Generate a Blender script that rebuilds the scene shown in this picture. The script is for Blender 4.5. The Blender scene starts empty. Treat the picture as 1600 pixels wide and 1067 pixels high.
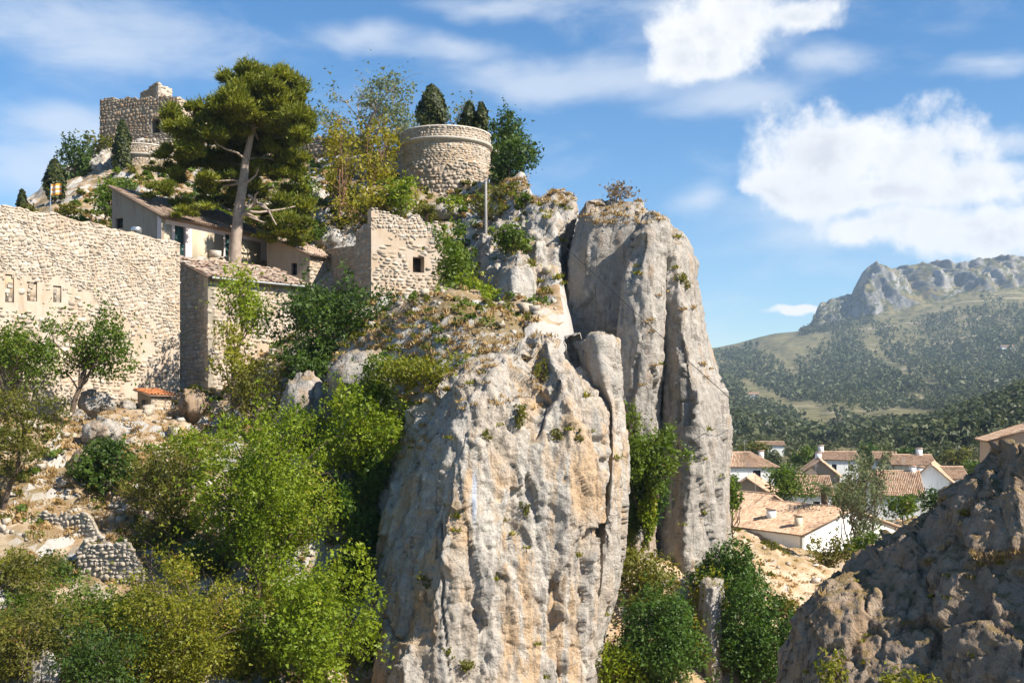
import bpy, math, random
import numpy as np
from mathutils import Vector

# ------------------------------------------------------------------ camera, world, sun, exposure
S = bpy.context.scene
F, CX, HY = 1716.0, 800.0, 640.0          # focal length in photo pixels, image centre column, eye-level row
COL = bpy.data.collections.new('place'); S.collection.children.link(COL)

cam = bpy.data.cameras.new('camera'); cam_o = bpy.data.objects.new('camera', cam); S.collection.objects.link(cam_o)
cam.sensor_width = 36; cam.lens = 36 * F / 1600; cam.shift_y = (HY - 533.5) / 1600
cam.clip_start = 0.1; cam.clip_end = 40000
cam_o.location = (0, 0, 0); cam_o.rotation_euler = (math.radians(90), 0, 0)
S.camera = cam_o

SUN_AZ, SUN_EL = math.radians(118), math.radians(42)      # clockwise from +Y (the viewing direction)
TO_SUN = Vector((math.sin(SUN_AZ) * math.cos(SUN_EL), math.cos(SUN_AZ) * math.cos(SUN_EL), math.sin(SUN_EL)))
sl = bpy.data.lights.new('sun', 'SUN'); sl.energy = 5.0; sl.angle = math.radians(0.5); sl.color = (1.0, 0.93, 0.82)
so = bpy.data.objects.new('sun', sl); S.collection.objects.link(so)
so.rotation_euler = TO_SUN.to_track_quat('Z', 'Y').to_euler(); so.location = (60, -40, 80)

S.view_settings.view_transform = 'Standard'; S.view_settings.look = 'None'
S.cycles.max_bounces = 4; S.cycles.diffuse_bounces = 2; S.cycles.glossy_bounces = 1; S.cycles.transmission_bounces = 2; S.cycles.volume_bounces = 0
S.view_settings.exposure = 1.1; S.view_settings.gamma = 1.0
S.view_settings.use_curve_mapping = False

def node(nt, typ, ins=None, **attrs):
    n = nt.nodes.new(typ)
    for k, v in attrs.items(): setattr(n, k, v)
    for k, v in (ins or {}).items():
        sk = n.inputs[k]
        if isinstance(v, bpy.types.NodeSocket): nt.links.new(v, sk)
        else: sk.default_value = v
    return n
def math_n(nt, op, a, b=0.0, clamp=False):
    return node(nt, 'ShaderNodeMath', {0: a, 1: b}, operation=op, use_clamp=clamp).outputs[0]
def mixc(nt, fac, a, b, blend='MIX'):
    n = node(nt, 'ShaderNodeMix', {}, data_type='RGBA', blend_type=blend)
    for i, v in ((0, fac), (6, a), (7, b)):
        if isinstance(v, bpy.types.NodeSocket): nt.links.new(v, n.inputs[i])
        else: n.inputs[i].default_value = v if not isinstance(v, tuple) or len(v) == 4 else (*v, 1)
    return n.outputs[2]
def smooth(nt, v, lo, hi, a=0.0, b=1.0):
    return node(nt, 'ShaderNodeMapRange', {0: v, 1: lo, 2: hi, 3: a, 4: b}, interpolation_type='SMOOTHSTEP').outputs[0]

def build_world():
    w = bpy.data.worlds.new('World'); S.world = w; w.use_nodes = True; w.cycles.sampling_method = 'MANUAL'; w.cycles.sample_map_resolution = 512
    nt = w.node_tree; nt.nodes.clear()
    out = node(nt, 'ShaderNodeOutputWorld')
    sky = node(nt, 'ShaderNodeTexSky', sky_type='NISHITA', sun_disc=False)
    sky.sun_elevation = SUN_EL; sky.sun_rotation = SUN_AZ
    sky.altitude = 500; sky.air_density = 1.0; sky.dust_density = 0.25; sky.ozone_density = 3.0
    hs = node(nt, 'ShaderNodeHueSaturation', {'Saturation': 1.34, 'Value': 0.97, 'Color': sky.outputs[0]})
    tc = node(nt, 'ShaderNodeTexCoord')
    d = tc.outputs['Generated']
    sep = node(nt, 'ShaderNodeSeparateXYZ', {0: d})
    az = math_n(nt, 'ARCTAN2', sep.outputs[0], sep.outputs[1]); el = math_n(nt, 'ARCSINE', sep.outputs[2])
    ae = node(nt, 'ShaderNodeCombineXYZ', {0: az, 1: el, 2: 0.0}).outputs[0]
    # warp the angular coordinates so that no cloud keeps an elliptical outline
    wn = node(nt, 'ShaderNodeTexNoise', {'Vector': d, 'Scale': 9.0, 'Detail': 3.0, 'Roughness': 0.55})
    wv = node(nt, 'ShaderNodeVectorMath', {0: wn.outputs['Color'], 1: (0.5, 0.5, 0.5)}, operation='SUBTRACT').outputs[0]
    wv = node(nt, 'ShaderNodeVectorMath', {0: wv, 'Scale': 0.05}, operation='SCALE').outputs[0]
    aw = node(nt, 'ShaderNodeVectorMath', {0: ae, 1: wv}, operation='ADD').outputs[0]
    def ang(px, py):
        return (math.atan((px - CX) / F), math.atan((HY - py) / math.hypot(F, px - CX)))
    def field(blobs):
        acc = None
        for px, py, rx, ry in blobs:
            a, e = ang(px, py); dx, dy = rx / F, ry / F
            v = node(nt, 'ShaderNodeVectorMath', {0: aw, 1: (a, e, 0)}, operation='SUBTRACT').outputs[0]
            v = node(nt, 'ShaderNodeVectorMath', {0: v, 1: (1 / dx, 1 / dy, 0)}, operation='MULTIPLY').outputs[0]
            ln = node(nt, 'ShaderNodeVectorMath', {0: v}, operation='LENGTH').outputs['Value']
            f = math_n(nt, 'SUBTRACT', 1.0, ln)
            acc = f if acc is None else node(nt, 'ShaderNodeMath', {0: acc, 1: f, 2: 0.35}, operation='SMOOTH_MAX').outputs[0]
        return acc
    cum = field([(1290, 245, 120, 75), (1410, 240, 130, 70), (1500, 290, 110, 50), (1225, 290, 85, 40), (1370, 300, 170, 32),
                 (1440, 350, 120, 34), (1540, 368, 110, 48), (1360, 358, 60, 22),
                 (1130, 35, 110, 60), (1240, 22, 90, 34), (1100, 85, 90, 42), (1060, 55, 50, 30),
                 (1240, 481, 44, 9),
                 (-700, 150, 330, 110), (-1500, 90, 380, 120), (2300, 120, 330, 110), (3100, 240, 420, 90)])
    wis = field([(1095, 302, 60, 34), (170, 70, 300, 75), (60, 25, 200, 60), (560, 62, 120, 34), (760, 10, 170, 26), (1000, 120, 260, 42), (700, 75, 120, 30), (840, 125, 200, 40), (1180, 150, 190, 38),
                 (1290, 95, 90, 40), (1545, 105, 110, 24), (1575, 215, 90, 24), (1590, 255, 80, 18), (60, 270, 160, 60), (120, 200, 120, 36),
                 (1400, 330, 290, 95), (1150, 20, 190, 75), (-500, 300, 300, 60), (2000, 300, 320, 60), (-1300, 320, 400, 60), (2900, 60, 400, 60)])
    nd = node(nt, 'ShaderNodeTexNoise', {'Vector': d, 'Scale': 17.0, 'Detail': 8.0, 'Roughness': 0.62}).outputs[0]
    dsh = node(nt, 'ShaderNodeVectorMath', {0: d, 1: (0.013, -0.004, 0.011)}, operation='ADD').outputs[0]
    nd2 = node(nt, 'ShaderNodeTexNoise', {'Vector': dsh, 'Scale': 17.0, 'Detail': 5.0, 'Roughness': 0.55}).outputs[0]
    st = node(nt, 'ShaderNodeVectorMath', {0: d, 1: (7.0, 7.0, 20.0)}, operation='MULTIPLY').outputs[0]
    nw = node(nt, 'ShaderNodeTexNoise', {'Vector': st, 'Scale': 1.0, 'Detail': 7.0, 'Roughness': 0.6, 'Distortion': 0.4}).outputs[0]
    fc = math_n(nt, 'ADD', cum, math_n(nt, 'MULTIPLY', math_n(nt, 'SUBTRACT', nd, 0.5), 2.0))
    fw = math_n(nt, 'ADD', wis, math_n(nt, 'MULTIPLY', math_n(nt, 'SUBTRACT', nw, 0.5), 2.2))
    ac = smooth(nt, fc, -0.06, 0.48); aw_ = smooth(nt, fw, -0.1, 1.1, 0.0, 0.62)
    # the rest of the sky carries the same thin veil
    gen = math_n(nt, 'MULTIPLY', smooth(nt, nw, 0.5, 0.8), 0.3)
    aw_ = math_n(nt, 'MAXIMUM', aw_, gen)
    thick = smooth(nt, fc, 0.15, 0.8)
    n2 = node(nt, 'ShaderNodeTexNoise', {'Vector': d, 'Scale': 11.0, 'Detail': 5.0, 'Roughness': 0.5}).outputs[0]
    rel = smooth(nt, math_n(nt, 'SUBTRACT', nd2, nd), -0.09, 0.10)
    shade = math_n(nt, 'MULTIPLY', thick, math_n(nt, 'ADD', math_n(nt, 'MULTIPLY', rel, 0.65), math_n(nt, 'MULTIPLY', smooth(nt, n2, 0.4, 0.65), 0.35)))  # cloud relief painted in: a sunward noise offset picks lit and shaded parts
    cc = mixc(nt, shade, (6.7, 6.7, 6.75, 1), (4.7, 4.9, 5.3, 1))
    col = mixc(nt, aw_, hs.outputs[0], (5.6, 5.9, 6.4, 1))
    col = mixc(nt, ac, col, cc)
    bg = node(nt, 'ShaderNodeBackground', {'Color': col, 'Strength': 0.075})
    nt.links.new(bg.outputs[0], out.inputs[0])
build_world()

# ------------------------------------------------------------------ numpy noise
rng = np.random.default_rng(7)
_perm = rng.permutation(256); _perm = np.concatenate([_perm, _perm, _perm]).astype(np.int64)
_g = rng.normal(size=(256, 3)); _g /= np.linalg.norm(_g, axis=1)[:, None]
def perlin(p, seed=0):
    p = np.asarray(p, float) + seed * 17.31
    i = np.floor(p).astype(np.int64); f = p - i; i &= 255
    u = f * f * f * (f * (f * 6 - 15) + 10)
    r = 0
    for dx in (0, 1):
        wx = u[:, 0] if dx else 1 - u[:, 0]
        for dy in (0, 1):
            wy = u[:, 1] if dy else 1 - u[:, 1]
            for dz in (0, 1):
                wz = u[:, 2] if dz else 1 - u[:, 2]
                h = _perm[_perm[_perm[i[:, 0] + dx] + i[:, 1] + dy] + i[:, 2] + dz]
                g = _g[h]
                r = r + wx * wy * wz * (g[:, 0] * (f[:, 0] - dx) + g[:, 1] * (f[:, 1] - dy) + g[:, 2] * (f[:, 2] - dz))
    return r * 1.5
def fbm(p, octs=4, seed=0, gain=0.5, lac=2.03):
    r = 0; a = 1.0; q = np.asarray(p, float)
    for o in range(octs):
        r = r + a * perlin(q, seed + o * 3.7); a *= gain; q = q * lac
    return r
def ridged(p, octs=3, seed=0, gain=0.5):
    r = 0; a = 1.0; q = np.asarray(p, float)
    for o in range(octs):
        r = r + a * (1 - np.abs(perlin(q, seed + o * 5.1)) * 2.2); a *= gain; q = q * 2.1
    return r
_r3 = rng.random((256, 3)); _r1 = rng.random(256)
def facets(p, seed=0):                       # broken-rock planes: nearest random cell, each with a plane of its own
    p = np.asarray(p, float) + seed * 11.7
    i = np.floor(p).astype(np.int64); f = p - i
    best = np.full(len(p), 1e9); val = np.zeros(len(p))
    for dx in (-1, 0, 1):
        for dy in (-1, 0, 1):
            for dz in (-1, 0, 1):
                h = _perm[_perm[_perm[(i[:, 0] + dx) & 255] + ((i[:, 1] + dy) & 255)] + ((i[:, 2] + dz) & 255)]
                c = _r3[h] + np.array([dx, dy, dz]); v = f - c
                d2 = (v * v).sum(1); k = d2 < best
                best[k] = d2[k]; val[k] = ((_g[h] * v).sum(1) * 0.9 + _r1[h] - 0.5)[k]
    return val
def sstep(x, a, b):
    t = np.clip((x - a) / (b - a), 0, 1); return t * t * (3 - 2 * t)

# ------------------------------------------------------------------ mesh helpers
def P(px, py, d): return np.array([(px - CX) / F * d, d, (HY - py) / F * d])
def make_mesh(name, V, Q, tint=None, smooth_=False, mats=(), midx=None):
    V = np.asarray(V, np.float32); Q = np.asarray(Q, np.int32)
    me = bpy.data.meshes.new(name); k = Q.shape[1]
    me.vertices.add(len(V)); me.vertices.foreach_set('co', V.ravel())
    me.loops.add(Q.size); me.loops.foreach_set('vertex_index', Q.ravel())
    me.polygons.add(len(Q)); me.polygons.foreach_set('loop_start', np.arange(0, Q.size, k, dtype=np.int32))
    if smooth_: me.polygons.foreach_set('use_smooth', np.ones(len(Q), bool))
    for m in mats: me.materials.append(m)
    if midx is not None: me.polygons.foreach_set('material_index', np.asarray(midx, np.int32))
    if tint is not None:
        a = me.attributes.new('tint', 'FLOAT', 'FACE'); a.data.foreach_set('value', np.asarray(tint, np.float32))
    me.update(calc_edges=True)
    return me
def link(name, data, parent=None, kind=None):
    o = bpy.data.objects.new(name, data); COL.objects.link(o)
    if parent is not None: o.parent = parent; o.matrix_parent_inverse = parent.matrix_basis.inverted()
    if kind: o['kind'] = kind
    return o
def tag(o, label, cat=None, group=None):
    o['label'] = label
    if cat: o['category'] = cat
    if group: o['group'] = group
    return o
def empty(name, loc, label, cat, group=None):
    o = bpy.data.objects.new(name, None); COL.objects.link(o); o.location = tuple(float(v) for v in loc)
    o.empty_display_size = 0.3
    return tag(o, label, cat, group)
def grid_quads(nv, nu, wrap=False):
    a = np.arange(nv * nu).reshape(nv, nu)
    b = np.concatenate([a, a[:, :1]], 1) if wrap else a
    return np.stack([b[:-1, :-1], b[:-1, 1:], b[1:, 1:], b[1:, :-1]], -1).reshape(-1, 4)
class Acc:                                   # collects quads
    def __init__(s): s.V = []; s.Q = []; s.T = []; s.M = []; s.n = 0
    def add(s, V, Q, t=0.5, m=0):
        V = np.asarray(V, float); Q = np.asarray(Q, int)
        s.V.append(V); s.Q.append(Q + s.n); s.n += len(V)
        s.T.append(np.full(len(Q), t) if np.isscalar(t) else np.asarray(t)); s.M.append(np.full(len(Q), m))
    def box(s, c, ux, uy, hx, hy, hz, t=0.5, m=0):
        c = np.asarray(c, float); ux = np.asarray(ux, float); uy = np.asarray(uy, float); uz = np.array([0, 0, 1.0])
        V = [c + ux * hx * a + uy * hy * b + uz * hz * e for e in (-1, 1) for a, b in ((-1, -1), (1, -1), (1, 1), (-1, 1))]
        s.add(V, [(3, 2, 1, 0), (4, 5, 6, 7), (0, 1, 5, 4), (1, 2, 6, 5), (2, 3, 7, 6), (3, 0, 4, 7)], t, m)
    def tube(s, pts, rad, k=7, t=0.5, m=0):
        pts = np.asarray(pts, float); rad = np.broadcast_to(rad, (len(pts),))
        ring = []
        for i, p in enumerate(pts):
            tg = pts[min(i + 1, len(pts) - 1)] - pts[max(i - 1, 0)]; tg /= np.linalg.norm(tg) + 1e-9
            a = np.cross(tg, (0.31, 0.93, 0.17)); a /= np.linalg.norm(a) + 1e-9; b = np.cross(tg, a)
            th = np.linspace(0, 2 * np.pi, k, endpoint=False)
            ring.append(p + rad[i] * (np.cos(th)[:, None] * a + np.sin(th)[:, None] * b))
        s.add(np.concatenate(ring), grid_quads(len(pts), k, True), t, m)
    def mesh(s, name, mats, smooth_=False):
        return make_mesh(name, np.concatenate(s.V), np.concatenate(s.Q), np.concatenate(s.T), smooth_, mats, np.concatenate(s.M))

# ------------------------------------------------------------------ materials
def new_mat(name):
    m = bpy.data.materials.new(name); m.use_nodes = True; nt = m.node_tree; nt.nodes.clear()
    out = node(nt, 'ShaderNodeOutputMaterial'); return m, nt, out
def bsdf(nt, out, col, rough=0.85, normal=None, spec=0.25, metal=0.0):
    b = node(nt, 'ShaderNodeBsdfPrincipled', {'Base Color': col, 'Roughness': rough, 'Specular IOR Level': spec, 'Metallic': metal})
    if normal is not None: nt.links.new(normal, b.inputs['Normal'])
    nt.links.new(b.outputs[0], out.inputs[0]); return b
def coords(nt, scale=(1, 1, 1)):
    g = node(nt, 'ShaderNodeNewGeometry')
    return node(nt, 'ShaderNodeVectorMath', {0: g.outputs['Position'], 1: scale}, operation='MULTIPLY').outputs[0]
def noise(nt, vec, scale, detail=5, rough=0.55, dist=0.0):
    return node(nt, 'ShaderNodeTexNoise', {'Vector': vec, 'Scale': scale, 'Detail': detail, 'Roughness': rough, 'Distortion': dist}).outputs[0]
def bump(nt, h, strength, dist, normal=None):
    b = node(nt, 'ShaderNodeBump', {'Strength': strength, 'Distance': dist, 'Height': h})
    if normal is not None: nt.links.new(normal, b.inputs['Normal'])
    return b.outputs[0]
def tint_attr(nt): return node(nt, 'ShaderNodeAttribute', attribute_name='tint').outputs['Fac']

def rock_mat(name, pale=(0.50, 0.46, 0.40), grey=(0.29, 0.275, 0.26), warm=(0.46, 0.30, 0.17), dark=(0.10, 0.095, 0.09), warm_lo=0.5, dark_lo=0.56, sc=1.0, grass=False, blue=None, wamt=0.8, gamt=0.8):
    m, nt, out = new_mat(name)
    p = coords(nt); pv = coords(nt, (1.0 * sc, 1.0 * sc, 0.10 * sc))
    n1 = noise(nt, p, 0.16 * sc, 3); n2 = noise(nt, pv, 0.9, 5, 0.6, 0.5); n3 = noise(nt, p, 1.7 * sc, 7, 0.7); n4 = noise(nt, p, 9.0 * sc, 4, 0.65)
    rg = node(nt, 'ShaderNodeTexNoise', {'Vector': coords(nt, (1, 1, 0.55)), 'Scale': 1.5 * sc, 'Detail': 6.0, 'Roughness': 0.62, 'Lacunarity': 2.2, 'Distortion': 0.3}, noise_type='RIDGED_MULTIFRACTAL', normalize=True).outputs[0]
    c = mixc(nt, smooth(nt, n3, 0.40, 0.62), pale, grey)
    zone = smooth(nt, n1, 0.40, 0.54)
    c = mixc(nt, math_n(nt, 'MULTIPLY', math_n(nt, 'SUBTRACT', 1.0, zone), 0.55), c, grey)               # weathered grey zones
    wf = math_n(nt, 'MULTIPLY', smooth(nt, n2, warm_lo, warm_lo + 0.12), math_n(nt, 'ADD', 0.25, math_n(nt, 'MULTIPLY', zone, 0.75)))
    c = mixc(nt, math_n(nt, 'MULTIPLY', wf, wamt), c, mixc(nt, smooth(nt, n4, 0.4, 0.6), warm, (warm[0] * 1.15, warm[1] * 1.25, warm[2] * 1.45, 1)))
    n5 = noise(nt, coords(nt, (0.7, 0.7, 0.35)), 1.2 * sc, 6, 0.72, 0.4)
    c = mixc(nt, math_n(nt, 'MULTIPLY', smooth(nt, n5, dark_lo, dark_lo + 0.10), 0.8), c, dark)
    n6 = noise(nt, coords(nt, (1.6 * sc, 1.6 * sc, 0.12 * sc)), 2.0, 4, 0.6, 0.3)
    c = mixc(nt, math_n(nt, 'MULTIPLY', smooth(nt, n6, 0.56, 0.66), 0.62), c, dark)                       # water streaks
    c = mixc(nt, math_n(nt, 'MULTIPLY', smooth(nt, rg, 0.56, 0.36), 0.3), c, dark)
    n7 = noise(nt, coords(nt, (1, 1, 0.7)), 20.0 * sc, 3, 0.7)
    c = mixc(nt, math_n(nt, 'MULTIPLY', smooth(nt, n4, 0.54, 0.68), 0.45), c, dark)
    c = mixc(nt, math_n(nt, 'MULTIPLY', smooth(nt, n7, 0.55, 0.7), 0.32), c, dark)
    c = mixc(nt, math_n(nt, 'MULTIPLY', smooth(nt, n4, 0.45, 0.28), 0.3), c, (pale[0] * 1.15, pale[1] * 1.15, pale[2] * 1.15, 1))
    if grass:
        gn = node(nt, 'ShaderNodeNewGeometry'); up = node(nt, 'ShaderNodeSeparateXYZ', {0: gn.outputs['Normal']}).outputs[2]
        gf = smooth(nt, math_n(nt, 'ADD', up, math_n(nt, 'MULTIPLY', math_n(nt, 'SUBTRACT', n3, 0.5), 1.2)), 0.66, 0.92)
        c = mixc(nt, math_n(nt, 'MULTIPLY', gf, gamt), c, mixc(nt, smooth(nt, n4, 0.4, 0.6), (0.27, 0.18, 0.08), (0.17, 0.13, 0.055)))
    if blue is not None:                       # the pale blue paint mark on the climbing face
        q = node(nt, 'ShaderNodeVectorMath', {0: p, 1: tuple(blue)}, operation='SUBTRACT').outputs[0]
        q = node(nt, 'ShaderNodeVectorMath', {0: q, 1: (1 / 0.14, 0.0, 1 / 1.7)}, operation='MULTIPLY').outputs[0]
        ln = node(nt, 'ShaderNodeVectorMath', {0: q}, operation='LENGTH').outputs['Value']
        bf = smooth(nt, math_n(nt, 'ADD', ln, math_n(nt, 'MULTIPLY', n3, 0.7)), 1.3, 0.8)
        c = mixc(nt, math_n(nt, 'MULTIPLY', bf, 0.5), c, (0.40, 0.50, 0.68))
    h = math_n(nt, 'ADD', math_n(nt, 'ADD', n3, math_n(nt, 'MULTIPLY', n4, 0.6)), math_n(nt, 'ADD', math_n(nt, 'MULTIPLY', rg, 0.6), math_n(nt, 'MULTIPLY', n7, 0.2)))
    bsdf(nt, out, c, 0.95, bump(nt, h, 1.0, 0.2 / sc), 0.06)
    return m

def ground_mat(name, soil=(0.27, 0.18, 0.10), pale=(0.40, 0.32, 0.23), veg=(0.12, 0.09, 0.035), rockc=(0.36, 0.34, 0.31)):
    m, nt, out = new_mat(name); p = coords(nt)
    n1 = noise(nt, p, 0.16, 5); n2 = noise(nt, p, 0.8, 8, 0.65); n3 = noise(nt, p, 5.0, 6, 0.65)
    c = mixc(nt, smooth(nt, n2, 0.4, 0.62), soil, pale)
    c = mixc(nt, math_n(nt, 'MULTIPLY', smooth(nt, n1, 0.48, 0.62), 0.7), c, veg)
    c = mixc(nt, math_n(nt, 'MULTIPLY', smooth(nt, n3, 0.52, 0.68), 0.5), c, (0.16, 0.12, 0.07))
    g = node(nt, 'ShaderNodeNewGeometry'); up = node(nt, 'ShaderNodeSeparateXYZ', {0: g.outputs['True Normal']}).outputs[2]
    c = mixc(nt, smooth(nt, math_n(nt, 'ADD', up, math_n(nt, 'MULTIPLY', n2, 0.3)), 0.86, 0.66), c, rockc)
    h = math_n(nt, 'ADD', n2, math_n(nt, 'MULTIPLY', n3, 0.4))
    bsdf(nt, out, c, 0.95, bump(nt, h, 0.8, 0.25), 0.1); return m

def stone_mat(name, a, b, c3, mortar=False):
    m, nt, out = new_mat(name); p = coords(nt); t = tint_attr(nt)
    n2 = noise(nt, p, 2.2, 6, 0.6); n3 = noise(nt, p, 14.0, 5, 0.6); n1 = noise(nt, p, 0.35, 4)
    c = mixc(nt, smooth(nt, t, 0.1, 0.9), a, b)
    c = mixc(nt, math_n(nt, 'MULTIPLY', smooth(nt, t, 0.72, 0.8), 0.7), c, c3)
    c = mixc(nt, math_n(nt, 'MULTIPLY', smooth(nt, n2, 0.5, 0.7), 0.4), c, (0.14, 0.12, 0.10))
    c = mixc(nt, math_n(nt, 'MULTIPLY', smooth(nt, n1, 0.5, 0.66), 0.35), c, c3)
    c = mixc(nt, math_n(nt, 'MULTIPLY', smooth(nt, n3, 0.55, 0.75), 0.35), c, (0.12, 0.10, 0.08))
    bsdf(nt, out, c, 0.92, bump(nt, math_n(nt, 'ADD', n3, n2), 0.6, 0.05), 0.12); return m
def plaster_mat(name, col, stain=(0.20, 0.15, 0.11), amt=0.5, warm=None, sc=1.0):
    m, nt, out = new_mat(name); p = coords(nt); pv = coords(nt, (1, 1, 0.25))
    n1 = noise(nt, p, 0.5 * sc, 6, 0.6); n2 = noise(nt, pv, 1.6 * sc, 6, 0.65); n3 = noise(nt, p, 11 * sc, 5, 0.6)
    c = mixc(nt, math_n(nt, 'MULTIPLY', smooth(nt, n2, 0.46, 0.72), amt), col, stain)
    if warm: c = mixc(nt, math_n(nt, 'MULTIPLY', smooth(nt, n1, 0.42, 0.62), 0.6), c, warm)
    c = mixc(nt, math_n(nt, 'MULTIPLY', smooth(nt, n3, 0.55, 0.75), amt * 0.5), c, stain)
    bsdf(nt, out, c, 0.9, bump(nt, math_n(nt, 'ADD', n3, math_n(nt, 'MULTIPLY', n1, 2.0)), 0.45, 0.04), 0.15); return m
def tile_mat(name, a=(0.40, 0.22, 0.13), b=(0.52, 0.38, 0.27), dark=(0.13, 0.09, 0.07)):
    m, nt, out = new_mat(name); p = coords(nt); t = tint_attr(nt)
    n1 = noise(nt, p, 0.6, 5, 0.6); n3 = noise(nt, p, 9.0, 5, 0.6)
    c = mixc(nt, t, a, b)
    c = mixc(nt, math_n(nt, 'MULTIPLY', smooth(nt, n1, 0.5, 0.7), 0.5), c, dark)
    c = mixc(nt, math_n(nt, 'MULTIPLY', smooth(nt, n3, 0.5, 0.72), 0.4), c, dark)
    bsdf(nt, out, c, 0.9, bump(nt, n3, 0.4, 0.03), 0.15); return m
def leaf_mat(name, a, b, trans=0.38, dry=None):
    m, nt, out = new_mat(name); t = tint_attr(nt)
    c = mixc(nt, t, a, b)
    if dry: c = mixc(nt, smooth(nt, t, 0.86, 0.95), c, dry)
    d = node(nt, 'ShaderNodeBsdfPrincipled', {'Base Color': c, 'Roughness': 0.55, 'Specular IOR Level': 0.3})
    hs = node(nt, 'ShaderNodeHueSaturation', {'Saturation': 1.1, 'Value': 1.25, 'Color': c})
    tr = node(nt, 'ShaderNodeBsdfTranslucent', {'Color': hs.outputs[0]})
    mx = node(nt, 'ShaderNodeMixShader', {0: trans, 1: d.outputs[0], 2: tr.outputs[0]})
    nt.links.new(mx.outputs[0], out.inputs[0]); return m
def plain_mat(name, col, rough=0.7, metal=0.0, var=0.25):
    m, nt, out = new_mat(name); p = coords(nt)
    n = noise(nt, p, 3.0, 6, 0.65)
    c = mixc(nt, math_n(nt, 'MULTIPLY', smooth(nt, n, 0.4, 0.7), var), (*col, 1), (col[0] * 0.45, col[1] * 0.42, col[2] * 0.4, 1))
    bsdf(nt, out, c, rough, bump(nt, n, 0.2, 0.03), 0.3, metal); return m

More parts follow.
